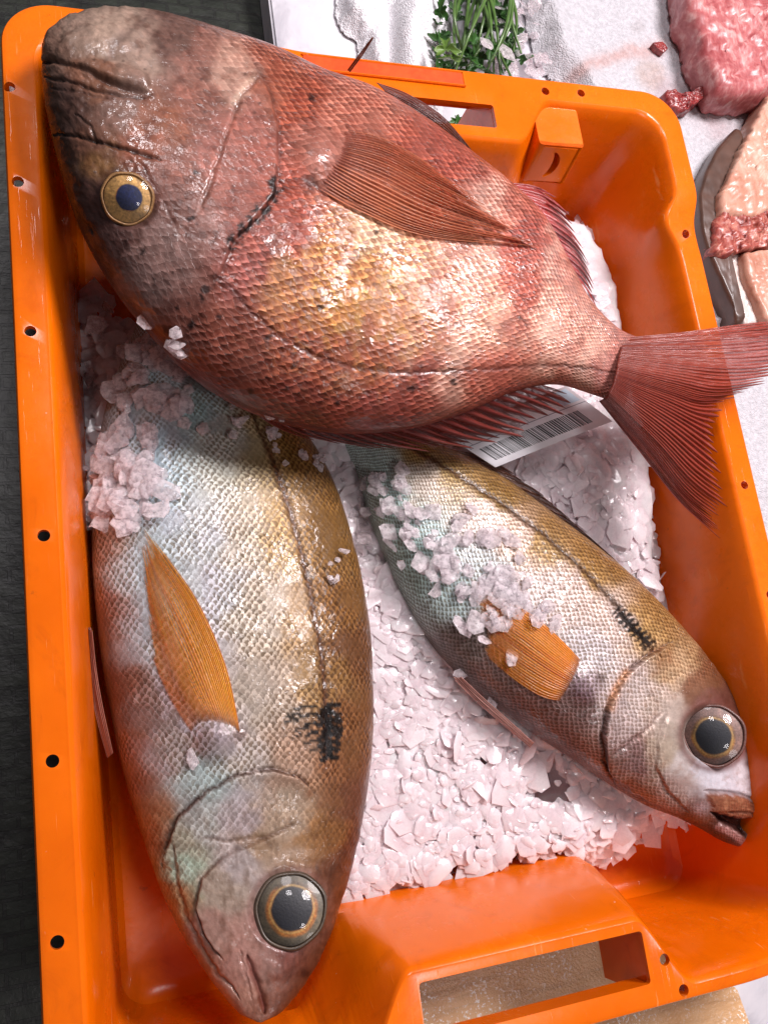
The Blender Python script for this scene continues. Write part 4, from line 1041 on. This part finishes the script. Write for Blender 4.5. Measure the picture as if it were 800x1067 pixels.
fin("tail_fin", [[(648, 352), (712, 346), (770, 338), (850, 330)], [(646, 362), (715, 361), (780, 358), (850, 350)], [(644, 372), (715, 381), (770, 384), (830, 378)], [(642, 384), (702, 399), (745, 408), (795, 402)],
                 [(640, 392), (697, 412), (726, 422), (756, 422)], [(638, 400), (692, 432), (722, 452), (748, 472)], [(634, 408), (687, 456), (722, 492), (759, 520)], [(630, 414), (677, 466), (714, 513), (755, 546)], [(624, 418), (664, 468), (706, 521), (752, 563)]],
    M_FIN, fish_s, 56, (150, 72, 58), (178, 78, 62), (115, 36, 30), z=[(.148, .158), (.153, .160), (.157, .158), (.159, .152), (.159, .147), (.158, .143), (.156, .138), (.152, .134), (.147, .130)],
    alpha=(1, .75), bright=1.0, amp=0.0006, ragged=.14, split=.14, nv=80, seed=13)
fin("anal_fin", [[(530, 190), (560, 195), (592, 214)], [(546, 206), (580, 222), (610, 254)], [(562, 228), (596, 252), (618, 285)], [(576, 252), (604, 274), (622, 305)], [(590, 282), (608, 298), (622, 322)]],
    M_FIN, fish_s, 11, (150, 52, 50), (135, 48, 44), (92, 24, 26), z=[(.150, .150), (.150, .148), (.148, .145), (.146, .142), (.145, .140)], ragged=.3, split=.3, alpha=(1, 1), bright=1.7, amp=0.0008, seed=14)
fin("pelvic_fin", [[(392, 86), (425, 98), (462, 122), (494, 160)], [(400, 94), (432, 110), (464, 132), (492, 161)], [(405, 102), (432, 116), (462, 138), (488, 160)]],
    M_FIN, fish_s, 6, (120, 68, 58), (110, 62, 54), (75, 36, 32), z=[(.150, .148), (.156, .150), (.156, .150)], alpha=(1, 1), seed=15)
fin("dorsal_fin", [[(250, 418), (290, 446), (345, 464)], [(318, 442), (365, 460), (420, 470)], [(385, 445), (430, 460), (475, 470)], [(440, 438), (482, 454), (522, 462)], [(482, 424), (525, 440), (566, 452)], [(520, 408), (554, 420), (590, 436)], [(556, 398), (580, 406), (602, 416)]],
    M_FIN, fish_s, 20, (120, 48, 42), (150, 72, 62), (98, 30, 28), z=[(.132, .118), (.130, .116), (.130, .114), (.132, .114), (.136, .116), (.138, .122), (.140, .132)], ragged=.35, split=.35, alpha=(1, .75), amp=0.0010, nv=50, seed=16)
fin("fin_spine", [[(362, 73), (372, 60), (388, 39)], [(365, 75), (375, 61), (389, 39)]], M_FIN, fish_s, 1, (130, 70, 50), (110, 60, 45), (110, 60, 45), z=[(.150, .172), (.150, .172)], alpha=(1, 1), ragged=0, thick=0.0008, per=4, seed=17)
BV = [LB.bvh, RB.bvh, SB.bvh]

tag(fish_l, "largest silver fish with an orange fin, head pointing at the near rim of the crate", "fish")
tag(fish_r, "smaller silver fish with open mouth, head in the near right corner of the crate", "fish")
tag(fish_s, "big red bream with gold scales lying across the far side of the crate", "fish")

# ------------------------------------------------------------------ ice
def flakes(cent, size, tilt, rr, thick=(0.0006, 0.0013), nsd=(7, 12)):
    """many irregular thin ice chips as one mesh; cent (n,3) centres, size (n,), tilt (n,)"""
    Vs, Fs = [], []; off = 0
    polys = {}
    for i in range(len(cent)):
        n_ = int(rr.integers(*nsd)); a = np.sort(rr.uniform(0, 2 * np.pi, n_) * 0.22 + np.linspace(0, 2 * np.pi, n_, endpoint=False))
        r = size[i] * rr.uniform(0.66, 1.1, n_); r = (np.roll(r, 1) + 2 * r) / 3; el = rr.uniform(0.55, 1.0)
        x, y = r * np.cos(a), r * np.sin(a) * el
        h = rr.uniform(*thick) * (0.75 + 0.25 * size[i] / 0.006)
        curve = rr.normal() * 6.0
        zt = curve * (x * x + y * y)
        sh = 0.86
        top = np.stack([x * sh, y * sh, zt * sh * sh + h / 2], 1); mid = np.stack([x, y, zt + h * 0.1], 1); bot = np.stack([x * 0.9, y * 0.9, zt * .81 - h / 2], 1)
        ctr = np.array([[0, 0, h / 2 + rr.uniform(0, 0.3) * h]])
        v = np.vstack([top, mid, bot, ctr])
        ph = rr.uniform(0, 2 * np.pi); t = tilt[i]; ps = rr.uniform(0, 2 * np.pi)
        Rz = np.array([[math.cos(ps), -math.sin(ps), 0], [math.sin(ps), math.cos(ps), 0], [0, 0, 1]])
        k = np.array([math.cos(ph), math.sin(ph), 0]); K = np.array([[0, -k[2], k[1]], [k[2], 0, -k[0]], [-k[1], k[0], 0]])
        Rt = np.eye(3) + math.sin(t) * K + (1 - math.cos(t)) * K @ K
        v = v @ (Rt @ Rz).T + cent[i]
        Vs.append(v); j = np.arange(n_); jn = (j + 1) % n_
        f3 = np.stack([np.full(n_, 3 * n_), j, jn], 1) + off
        f4 = np.concatenate([np.stack([j, n_ + j, n_ + jn, jn], 1), np.stack([n_ + j, 2 * n_ + j, 2 * n_ + jn, n_ + jn], 1)]) + off
        fb = (np.arange(2 * n_, 3 * n_)[::-1] + off)
        Fs.append((f3, f4, fb)); off += len(v)
    V_ = np.vstack(Vs)
    q4 = np.concatenate([f[1] for f in Fs]); q3 = np.concatenate([f[0] for f in Fs])
    caps = {}
    for f in Fs: caps.setdefault(len(f[2]), []).append(f[2])
    return V_, [q4, q3] + [np.array(c) for c in caps.values()]
def ice_obj(name, cent, size, tilt, seed, **kw):
    v, f = flakes(np.asarray(cent), np.asarray(size), np.asarray(tilt), np.random.default_rng(seed), **kw)
    me = mesh_np(name, v, f)
    return link(name, me, M_WET, smooth=True, sharp=40)
BED = [(78, 320), (100, 300), (130, 345), (400, 300), (545, 215), (580, 205), (618, 222), (640, 262), (655, 300), (668, 365), (690, 480), (700, 560), (712, 630), (725, 680), (745, 760), (745, 850), (690, 862), (660, 885), (606, 905), (485, 928),
       (372, 956), (348, 985), (300, 900), (230, 720), (180, 560), (105, 545), (88, 520), (92, 420)]
def ice_z(px, py):
    """height of the top of the ice at a point of the photo"""
    z = 0.052 + 0 * px
    z = z + 0.024 * bl(np.stack([px, py], -1), 610, 500, 110) + 0.022 * bl(np.stack([px, py], -1), 610, 290, 100)
    z = z + 0.012 * bl(np.stack([px, py], -1), 440, 640, 120) + 0.010 * bl(np.stack([px, py], -1), 340, 480, 60) - 0.018 * bl(np.stack([px, py], -1), 90, 360, 70)
    return z
r_ = np.random.default_rng(21)
# solid packed ice below the chips
gx, gy = np.meshgrid(np.linspace(-0.03, 0.42, 150), np.linspace(-0.16, 0.42, 190), indexing='ij')
gq = project(np.stack([gx, gy, np.full_like(gx, 0.05)], -1)).reshape(-1, 2)
sdb = sdpoly(gq, BED)
gz = (ice_z(gq[:, 0], gq[:, 1]) - 0.0012) * sstep(sdb, 6, 34) + (fbm(gx.ravel() * 120, gy.ravel() * 120, 0) - .5) * 0.006
hol = bl(gq, 572, 818, 22) + bl(gq, 505, 790, 9) + bl(gq, 475, 905, 16)
gz = np.maximum(gz - 0.05 * hol, 0.002)
Vg = np.stack([gx.ravel(), gy.ravel(), gz], 1); qd = grid_quads(150, 190)
keep = (sdb[qd] > 2).all(1)
used = np.unique(qd[keep]); rem = np.full(len(Vg), -1); rem[used] = np.arange(len(used))
bedv, bedf = Vg[used], rem[qd[keep]]
# chips on top of it
cent, size, tilt = [], [], []
n_try = 15000
tx = r_.uniform(70, 750, n_try); ty = r_.uniform(200, 970, n_try)
ok = sdpoly(np.stack([tx, ty], 1), BED)
hol = bl(np.stack([tx, ty], 1), 572, 818, 22) + bl(np.stack([tx, ty], 1), 505, 790, 10) + bl(np.stack([tx, ty], 1), 475, 905, 12)
for x, y, d, h in zip(tx, ty, ok, hol):
    if d < -1 or (h > .35 and r_.random() < .93): continue
    z0 = float(ice_z(np.array(x), np.array(y)))
    edge_k = float(sstep(np.array(d), 2, 30))
    zz = z0 * (0.45 + 0.55 * edge_k) - abs(r_.normal()) * 0.0020 + 0.001
    w = P(x, y, zz)
    s_ = np.clip(r_.lognormal(math.log(0.0054), 0.50), 0.0018, 0.014)
    cent.append(w); size.append(s_); tilt.append(abs(r_.normal()) * (0.15 if r_.random() < .85 else 0.55))
v, f = flakes(np.array(cent), np.array(size), np.array(tilt), r_)
no = len(v)
me = mesh_np("ice_bed", np.vstack([v, bedv]), f + [bedf + no])
o = link("ice_bed", me, M_ICE, sharp=50)
tag(o, "bed of pinkish white flake ice filling the crate under the fish", "ice", kind='stuff')

def heap(name, pts, n, label, seed, spread=9, smin=0.0028, smax=0.0075, lift=0.004, layers=0.006):
    rr = np.random.default_rng(seed); C_, S_, T_ = [], [], []
    pts = np.array(pts, float)
    for k in range(n):
        b = pts[rr.integers(len(pts))]; x, y = b[0] + rr.normal() * spread, b[1] + rr.normal() * spread
        p, nn = hit(BV, x, y, 0.06)
        C_.append(p + np.array([0, 0, 1]) * rr.uniform(0.0005, layers)); S_.append(rr.uniform(smin, smax) * rr.uniform(.6, 1)); T_.append(abs(rr.normal()) * .28)
    o = ice_obj(name, C_, S_, T_, seed)
    return tag(o, label, "ice", kind='stuff')
heap("ice_heap", [(150, 380), (135, 400), (155, 405), (140, 430), (125, 450), (140, 465), (120, 480), (110, 500), (128, 505), (160, 520), (105, 520), (150, 500), (165, 365), (112, 470), (100, 500), (175, 385), (185, 400), (145, 360), (130, 530), (100, 530), (185, 420)], 130,
     "heap of ice chips on the belly of the largest silver fish by the left wall", 31, spread=12, layers=0.006, smin=.0045, smax=.0125)
heap("ice_heap", [(395, 500), (410, 530), (430, 545), (420, 515), (385, 520), (440, 560), (380, 470), (365, 500), (400, 555), (420, 570), (445, 590), (375, 540)], 60,
     "ice chips on the tail end of the smaller silver fish", 32, spread=11, smin=.0036, smax=.0105)
heap("ice_heap", [(470, 575), (495, 590), (515, 600), (500, 570), (530, 615), (490, 610), (510, 625), (470, 600), (545, 620), (480, 555), (530, 590), (455, 555), (450, 590), (560, 640), (535, 640), (500, 645)], 85,
     "ice chips on the middle of the smaller silver fish above its orange fin", 33, spread=13, smin=.0038, smax=.0115, layers=.004)
heap("ice_heap", [(250, 440), (285, 455), (290, 440), (315, 470), (330, 480), (350, 600), (300, 470), (355, 585)], 36,
     "few ice chips along the back edge of the largest silver fish below the red one", 34, spread=6, smin=.002, smax=.005)
# single chips that can be told apart
def chip(px, py, s_, label, seed, tl=0.12):
    p, nn = hit(BV, px, py); rr = np.random.default_rng(seed)
    o = ice_obj("ice_chip", [p + nn * 0.0012], [s_], [tl], seed, nsd=(7, 10))
    tag(o, label, "ice chip")
chip(201, 790, 0.0058, "flat chip of ice below the orange fin of the largest silver fish", 41)
chip(157, 472, 0.0072, "round flat ice chip lying on the silver flank beside the ice heap", 42)
chip(168, 408, 0.0075, "broad thin ice chip on the silver flank at the top of the ice heap", 43)
chip(533, 683, 0.0070, "oblong ice chip lying on the orange fin of the smaller fish", 44, .2)
chip(514, 730, 0.0070, "chip of ice on the belly edge of the smaller fish", 45, .2)
chip(482, 700, 0.0062, "clear ice chip on the belly of the smaller fish near its thin pale fin", 46, .2)
o = ice_obj("ice_chip", [P(541, 447, .0995)], [.0050], [.15], 47, nsd=(7, 10)); tag(o, "small ice chip lying on the white barcode tag", "ice chip")
for i, (x, y, s_) in enumerate(((90, 390, .010), (100, 340, .009), (112, 320, .008))):
    w = P(x, y, 0.035)
    o = ice_obj("ice_chip", [w], [s_], [0.9], 60 + i, nsd=(7, 10))
    tag(o, ["large ice chip leaning on the left crate wall, nearest the ice heap", "ice chip on the left crate wall between two other chips", "ice chip on the left crate wall just under the red fish"][i], "ice chip")

# ------------------------------------------------------------------ barcode tag
def mat_paper():
    return mat_simple("tag_paper", (0.80, 0.80, 0.84), 0.4, var=0.04, bump=0.1)
A_, B_, C2, D2 = [P(x, y, z) for x, y, z in ((462, 452, .091), (516, 487, .090), (638, 439, .093), (590, 402, .095))]
def tagpt(u, v, h=0.0):
    """u along the barcode edge, v up the tag"""
    p = (B_ * (1 - u) + C2 * u) * (1 - v) + (A_ * (1 - u) + D2 * u) * v
    p = p + np.array([0, 0, 0.0030 * math.sin(math.pi * u) * (1 - .4 * v) + h]); return p
def tag_patch(name, rects, h, mat, parent, n=6):
    Vv, Ff = [], []
    for (u0, u1, v0, v1) in rects:
        b0 = len(Vv); nn = max(2, int(n * (u1 - u0) / 0.2) + 1)
        for i in range(nn):
            for j in range(2):
                Vv.append(tagpt(u0 + (u1 - u0) * i / (nn - 1), v0 + (v1 - v0) * j, h))
        Ff += [(b0 + 2 * i, b0 + 2 * i + 2, b0 + 2 * i + 3, b0 + 2 * i + 1) for i in range(nn - 1)]
    me = mesh_np(name, np.array(Vv), np.array(Ff))
    o = link(name, me, mat, parent, smooth=False)
    return o
tg = tag_patch("barcode_tag", [(0, 1, 0, 1)], 0.0, mat_paper(), None, 24)
md = tg.modifiers.new("thick", 'SOLIDIFY'); md.thickness = 0.00025; md.offset = -1
tag(tg, "white paper tag with a black barcode lying on the ice under the red fish", "tag")
m_ink = mat_simple("black_ink", (0.02, 0.02, 0.024), 0.45, var=0.1)
m_gry = mat_simple("grey_ink", (0.22, 0.22, 0.27), 0.5, var=0.1)
m_blu = mat_simple("pale_blue_ink", (0.50, 0.66, 0.80), 0.45, var=0.05)
rr = np.random.default_rng(77); bars = []; u = 0.055
while u < 0.86:
    w_ = rr.choice([.005, .008, .013], p=[.4, .35, .25]); bars.append((u, u + w_, 0.13, 0.46)); u += w_ + rr.choice([.005, .008, .012], p=[.45, .35, .2])
tag_patch("barcode", bars, 0.00012, m_ink, tg, 2)
tag_patch("ruled_line", [(0.02, 0.99, 0.57, 0.585), (0.50, 0.505, 0.60, 0.98), (0.055, 0.059, .57, .98)], 0.00012, m_gry, tg)
tag_patch("blue_patch", [(0.80, 0.97, 0.64, 0.95)], 0.00010, m_blu, tg)
tag_patch("fine_print", [(0.012 + 0.008 * (k % 2), 0.018 + 0.008 * (k % 2), 0.50 + 0.05 * k, 0.535 + 0.05 * k) for k in range(9)], 0.00012, m_gry, tg, 2)

# ------------------------------------------------------------------ behind the crate: towels, parsley, cut fish
def mat_towel(name, tint=(0.80, 0.79, 0.83), stains=False):
    m, nt, b = new_mat(name)
    at = nt.nodes.new('ShaderNodeAttribute'); at.attribute_name = 'Col'
    co = objco(nt)
    vo = nt.nodes.new('ShaderNodeTexVoronoi'); vo.inputs['Scale'].default_value = 800; nt.links.new(co, vo.inputs[0])
    n1 = noise(nt, 260, 4, co)
    c = mixc(nt, 1.0, at.outputs[0], ramp(nt, n1.outputs[0], [(0.3, (0.78, 0.78, 0.78)), (0.7, (1.1, 1.1, 1.1))]), 'MULTIPLY')
    nt.links.new(c, b.inputs['Base Color'])
    h = N(nt, vo.outputs[0]) * -1.0 + N(nt, n1.outputs[0]) * 1.2
    nt.links.new(bump(nt, h.s, 0.8, 0.0010), b.inputs['Normal']); setp(b, Roughness=0.9, Sheen_Weight=0.2)
    return m
M_TOWEL = mat_towel("terry_cloth")
def towel(name, outline, zfun, label, n=240, stains=(), thick=0.0025, base=(0.80, 0.79, 0.82)):
    pl = np.array(outline, float); x0, y0 = pl.min(0); x1, y1 = pl.max(0)
    gx, gy = np.meshgrid(np.linspace(x0, x1, n), np.linspace(y0, y1, n), indexing='ij')
    qq = np.stack([gx.ravel(), gy.ravel()], 1)
    wob = (np.stack([fbm(qq[:, 0] / 14, qq[:, 1] / 14, 0), fbm(qq[:, 0] / 14, qq[:, 1] / 14, 1)], 1) - .5) * 9
    sd = sdpoly(qq + wob, pl)
    z = zfun(qq) * sstep(sd, -2, 24) + 0.002 + (fbm(qq[:, 0] / 2.2, qq[:, 1] / 2.2, 2, 3) - .5) * 0.0007
    w = P(qq[:, 0], qq[:, 1], 0.02); w[:, 2] = z
    c = np.tile(np.array(base), (len(qq), 1))
    for kind, pts, wd, st, rgb in stains:
        d = pdist(qq + wob * 1.2, pts)[0] if kind == 'line' else np.hypot(*(qq + wob - pts).T)
        k = np.clip(np.exp(-(d / wd) ** (2 if kind == 'line' else 6)) * st, 0, 1)[:, None]
        k = k * (0.6 + 0.6 * fbm(qq[:, 0] / 4, qq[:, 1] / 4, 3)[:, None])
        c = c * (1 - k) + lin(rgb) * k
    qd = grid_quads(n, n); keep = (sd[qd] > 0).all(1); us = np.unique(qd[keep]); rm = np.full(len(w), -1); rm[us] = np.arange(len(us))
    me = mesh_np(name, w[us], rm[qd[keep]], {'Col': c[us]})
    o = link(name, me, M_TOWEL); md = o.modifiers.new("t", 'SOLIDIFY'); md.thickness = thick; md.offset = -1
    return tag(o, label, "towel")
def fold(qq, ln, wd, h): return h * np.exp(-(pdist(qq, ln)[0] / wd) ** 2)
towel("towel", [(352, -40), (358, 10), (376, 30), (382, 48), (388, 66), (400, 95), (470, 110), (472, 40), (482, -10), (480, -40)],
      lambda q_: 0.014 + fold(q_, [(365, -5), (385, 30), (398, 70)], 9, .012) + fold(q_, [(440, -20), (425, 40), (430, 100)], 16, .016) + fold(q_, [(475, -20), (465, 60)], 9, .010) - fold(q_, [(408, 0), (408, 70)], 7, .008),
      "crumpled white terry towel left of the green parsley", n=200)
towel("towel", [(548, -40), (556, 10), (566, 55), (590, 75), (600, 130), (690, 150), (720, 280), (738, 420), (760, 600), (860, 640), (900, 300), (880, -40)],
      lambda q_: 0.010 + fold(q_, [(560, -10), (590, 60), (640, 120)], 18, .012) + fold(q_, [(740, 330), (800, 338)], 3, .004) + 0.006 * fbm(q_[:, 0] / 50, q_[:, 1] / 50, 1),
      "wide stained white towel beside the crate under the cut fish", n=380, base=(0.56, 0.55, 0.58),  # greyed base: shade over this white cloth is put into its colour
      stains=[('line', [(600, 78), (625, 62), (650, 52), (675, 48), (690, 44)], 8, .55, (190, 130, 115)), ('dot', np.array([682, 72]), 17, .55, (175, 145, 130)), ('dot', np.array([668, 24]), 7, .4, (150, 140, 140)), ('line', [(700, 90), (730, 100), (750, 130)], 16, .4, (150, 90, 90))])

def mat_flesh(name, cols, marb=40, vein=0.5, rough=0.28):
    m, nt, b = new_mat(name)
    co = objco(nt)
    n1 = noise(nt, marb, 5, co, 0.6, 1.2); n2 = noise(nt, marb * 4, 4, co, .6, .6)
    mp = nt.nodes.new('ShaderNodeMapping'); mp.inputs['Scale'].default_value = (marb * 9, marb * 1.2, marb * 3); mp.inputs['Rotation'].default_value = (0, 0, 0.7); nt.links.new(co, mp.inputs[0])
    fib = noise(nt, 1.0, 4, mp.outputs[0], .6, .5)
    c = ramp(nt, (N(nt, n1.outputs[0]) * 0.6 + N(nt, fib.outputs[0]) * 0.4).s, [(0.36, cols[0]), (0.5, cols[1]), (0.62, cols[2])])
    wv = nt.nodes.new('ShaderNodeTexWave'); wv.inputs['Scale'].default_value = marb * 0.9; wv.inputs['Distortion'].default_value = 6; wv.inputs['Detail'].default_value = 3
    nt.links.new(co, wv.inputs[0])
    c = mixc(nt, (N(nt, n2.outputs[0]).smooth(0.55, 0.75) * vein).s, c, tuple(np.minimum(np.array(cols[2]) * 1.5, .9)))
    nt.links.new(c, b.inputs['Base Color'])
    h = N(nt, fib.outputs[0]) * 1.2 + N(nt, n1.outputs[0]) * 1.0
    nt.links.new(bump(nt, h.s, 0.25, 0.0012), b.inputs['Normal'])
    setp(b, Roughness=rough + 0.12, Coat_Weight=0.2, Coat_Roughness=0.2, Subsurface_Weight=0.25, Subsurface_Radius=(0.006, 0.002, 0.0015), Subsurface_Scale=0.6)
    return m
def chunk(name, outline, z0, z1, mat, parent=None, rough_=0.004, n=70, wob=3.0, dome=0.3):
    """irregular thick slab: outline at its top face, rounded shoulders"""
    pl = np.array(outline, float); L = np.vstack([pl, pl[:1]])
    m = 160; seg = np.hypot(*np.diff(L, axis=0).T); s = np.concatenate([[0], np.cumsum(seg)]); tt = np.linspace(0, s[-1], m, endpoint=False)
    o_ = np.stack([np.interp(tt, s, L[:, i]) for i in (0, 1)], 1)
    for _ in range(3): o_ = (np.roll(o_, 1, 0) + o_ * 2 + np.roll(o_, -1, 0)) / 4
    w = P(o_[:, 0], o_[:, 1], z1); ctr = w.mean(0)
    R_ = []
    for k, (f_, zz) in enumerate([(0.93, z0), (0.99, z0 + .25 * (z1 - z0)), (1.0, z0 + .6 * (z1 - z0)), (0.99, z0 + .86 * (z1 - z0)), (0.95, z1)] + [(x, z1 + (z1 - z0) * dome * 0.2 * (1 - x)) for x in np.linspace(.9, .02, 26)]):
        p = ctr + (w - ctr) * f_; p[:, 2] = zz; R_.append(p)
    Vv = np.stack(R_); x_, y_ = Vv[..., 0] * 180, Vv[..., 1] * 180
    Vv = Vv + (np.stack([fbm(x_, y_ + Vv[..., 2] * 160, 0), fbm(x_ + 5, y_ + Vv[..., 2] * 160, 1), fbm(x_, y_, 2)], -1) - .5) * np.array([rough_ * .8, rough_ * .8, rough_]) * 2
    nr_ = len(R_)
    me = mesh_np(name, Vv.reshape(-1, 3), [grid_quads(nr_, m, wrap=True), np.arange(m)[None, ::-1], (np.arange(m) + (nr_ - 1) * m)[None, :]])
    bm = bmesh.new(); bm.from_mesh(me); bmesh.ops.recalc_face_normals(bm, faces=bm.faces); bm.to_mesh(me); bm.free()
    return link(name, me, mat, parent)
M_PINK = mat_flesh("pink_flesh", [(0.30, 0.05, 0.055), (0.46, 0.14, 0.14), (0.62, 0.36, 0.34)], 40, .2)
M_TAN = mat_flesh("pale_flesh", [(0.42, 0.17, 0.11), (0.52, 0.27, 0.19), (0.60, 0.38, 0.29)], 16, 0.0)
M_RAW = mat_flesh("dark_red_flesh", [(0.14, 0.02, 0.02), (0.36, 0.08, 0.06), (0.52, 0.22, 0.16)], 60, 0.05)
M_SKIN = mat_simple("dark_fish_skin", (0.085, 0.043, 0.030), 0.35, var=.3, nscale=40, bump=.08, Coat_Weight=0.15)
M_PALE = mat_simple("white_fish_skin", (0.62, 0.52, 0.48), 0.3, var=.15, nscale=40, Coat_Weight=0.5)
o = chunk("fish_chunk", [(716, -60), (718, 8), (728, 22), (735, 55), (742, 72), (752, 94), (778, 97), (860, 90), (900, -60)], 0.012, 0.052, M_PINK, rough_=0.0045)
tag(o, "ragged pink chunk of raw fish in the far right corner", "raw fish")
st = empty("fish_steak", P(790, 200, 0.012))
def partchunk(nm, outl, z0, z1, mat, **k): return chunk(nm, outl, z0, z1, mat, st, **k)
partchunk("flesh", [(802, 95), (790, 120), (775, 150), (762, 180), (750, 205), (752, 222), (790, 228), (840, 190), (860, 95)], 0.012, 0.046, M_TAN, rough_=0.003)
partchunk("blood_line", [(750, 212), (745, 240), (744, 262), (756, 265), (800, 255), (850, 240), (850, 200), (790, 218)], 0.012, 0.043, M_RAW, rough_=0.005)
partchunk("belly_flap", [(775, 262), (778, 285), (790, 315), (800, 335), (850, 330), (850, 250)], 0.012, 0.040, M_TAN, rough_=0.002)
partchunk("lining", [(744, 262), (756, 290), (768, 320), (776, 340), (797, 338), (785, 300), (774, 266), (760, 262)], 0.010, 0.030, M_PALE, rough_=0.0015)
partchunk("skin", [(770, 128), (748, 152), (735, 178), (729, 200), (731, 235), (738, 260), (752, 292), (764, 318), (768, 338), (778, 338), (772, 312), (758, 280), (745, 255), (744, 220), (746, 195), (760, 165), (776, 140)], 0.008, 0.036, M_SKIN, rough_=0.0004)
tag(st, "pale fish steak with dark skin and bloody cut lying right of the crate", "raw fish")
M_BLOOD = mat_flesh("dark_blood", [(0.10, 0.008, 0.01), (0.24, 0.03, 0.03), (0.36, 0.08, 0.07)], 80, .2, .15)
o = chunk("fish_scrap", [(692, 96), (700, 92), (712, 98), (722, 96), (735, 86), (744, 82), (748, 90), (738, 100), (724, 108), (712, 114), (700, 110)], 0.012, 0.030, M_BLOOD, rough_=0.004)
tag(o, "dark red scrap of fish gut behind the back right corner of the crate", "fish scrap")
o = chunk("fish_scrap", [(680, 44), (690, 43), (696, 50), (692, 54), (684, 49)], 0.014, 0.022, M_BLOOD, rough_=0.001)
tag(o, "tiny dark red scrap at the end of the stain on the towel", "fish scrap")

# parsley bunch with a scatter of ice beside it
M_STEM = mat_simple("parsley_stem", (0.07, 0.14, 0.03), 0.35, var=.3, nscale=80, Coat_Weight=.3)
M_LEAF = mat_simple("parsley_leaf", (0.026, 0.085, 0.014), 0.4, var=.5, nscale=90)
M_LEAF2 = mat_simple("parsley_leaf_pale", (0.10, 0.18, 0.03), 0.4, var=.4, nscale=90)
pb = empty("parsley_bunch", P(500, 40, 0.0))
tag(pb, "bunch of green parsley behind the crate between the two towels", "parsley")
def tube(pts, r0, r1, n=8, m=24):
    c = catmull(pts, m); d = np.gradient(c, axis=0); d /= np.linalg.norm(d, axis=1, keepdims=True)
    a = np.cross(d, [0, 0, 1.0]); a /= np.linalg.norm(a, axis=1, keepdims=True) + 1e-9; b = np.cross(d, a)
    th = np.linspace(0, 2 * np.pi, n, endpoint=False); r = np.linspace(r0, r1, m)[:, None, None]
    return (c[:, None] + r * (a[:, None] * np.cos(th)[None, :, None] + b[:, None] * np.sin(th)[None, :, None])).reshape(-1, 3), grid_quads(m, n, wrap=True)
rr = np.random.default_rng(90)
for k in range(16):
    x0 = 485 + rr.uniform(-8, 50); x1 = 470 + rr.uniform(0, 75); z_ = rr.uniform(.008, .035)
    a = P(x0, -30 + rr.uniform(-15, 10), z_); b = P((x0 + x1) / 2 + rr.uniform(-14, 14), 25 + rr.uniform(-10, 10), z_ + .012); c = P(x1, 62 + rr.uniform(-8, 26), rr.uniform(.008, .03))
    v, f = tube([a, b, c], .0019, .0009); link("stem", mesh_np("stem", v, f), M_STEM, pb)
def leafmesh(cx, cy, z, size, ang, seed):
    r2 = np.random.default_rng(seed); n_ = 64; t = np.linspace(0, 2 * np.pi, n_, endpoint=False)
    lob = 0.62 + 0.25 * np.cos(3 * t) + 0.12 * np.cos(9 * t + r2.uniform(0, 6)) + 0.07 * np.cos(17 * t)
    c = P(cx, cy, z); rad = np.linspace(0.0, 1, 9)[:, None]
    x = rad * lob * np.cos(t) * size; y = rad * lob * np.sin(t) * size * .9
    zz = (np.abs(np.sin(3 * t / 2)) * .35 * rad ** 1.5) * size + r2.normal() * .5 * x + r2.normal() * .4 * y
    ca, sa = math.cos(ang), math.sin(ang)
    v = np.stack([x * ca - y * sa, x * sa + y * ca, zz], -1).reshape(-1, 3) + c
    return v, grid_quads(9, n_, wrap=True)
LE = [(464, 52, .046, .014, 1.5, M_LEAF2), (470, 62, .050, .012, .6, M_LEAF2), (500, 62, .02, .012, 2, M_LEAF), (510, 52, .03, .012, .3, M_LEAF), (492, 45, .03, .011, 1, M_LEAF), (520, 70, .02, .010, 2.4, M_LEAF), (488, 62, .028, .012, 3, M_LEAF), (505, 75, .022, .012, 1.1, M_LEAF),
      (545, 62, .016, .008, 2, M_LEAF), (478, 20, .012, .012, 0, M_LEAF), (515, 12, .01, .013, 1, M_LEAF), (535, 35, .01, .011, 2, M_LEAF), (497, 5, .01, .014, 2.2, M_LEAF), (486, 78, .02, .012, 2.9, M_LEAF), (530, 55, .02, .011, .4, M_LEAF), (476, 128, .012, .010, 1.2, M_LEAF), (466, 140, .010, .011, 0.2, M_LEAF)]
for k in range(34):
    LE.append((rr.uniform(452, 535), rr.uniform(-30, 72), rr.uniform(.006, .022), rr.uniform(.008, .014), rr.uniform(0, 6), M_LEAF))
for i, (x, y, z_, s_, a_, m_) in enumerate(LE):
    v, f = leafmesh(x, y, z_, s_, a_, 200 + i); o = link("leaf", mesh_np("leaf", v, f), m_, pb)
    md = o.modifiers.new("t", 'SOLIDIFY'); md.thickness = .0003
C_, S_, T_ = [], [], []
for k in range(70):
    x, y = rr.uniform(515, 570), rr.uniform(-20, 80); C_.append(P(x, y, rr.uniform(.006, .024))); S_.append(rr.uniform(.003, .009)); T_.append(abs(rr.normal()) * .4)
M_ICE2 = mat_ice("wet_grey_ice"); bI = M_ICE2.node_tree.nodes['Principled BSDF']; bI.inputs['Transmission Weight'].default_value = .75
v, f = flakes(np.array(C_), np.array(S_), np.array(T_), rr)
o = link("ice_scatter", mesh_np("ice_scatter", v, f), M_ICE2, sharp=28); tag(o, "wet clear ice flakes between the parsley and the wide towel", "ice", kind='stuff')
for i, (x, y, s_) in enumerate(((507, 44, .009), (528, 56, .011))):
    o = ice_obj("ice_chip", [P(x, y, .042)], [s_], [.25], 300 + i, nsd=(7, 10)); tag(o, ["rounded white ice chip on the parsley stems", "long white ice chip resting beside the parsley stems"][i], "ice chip")
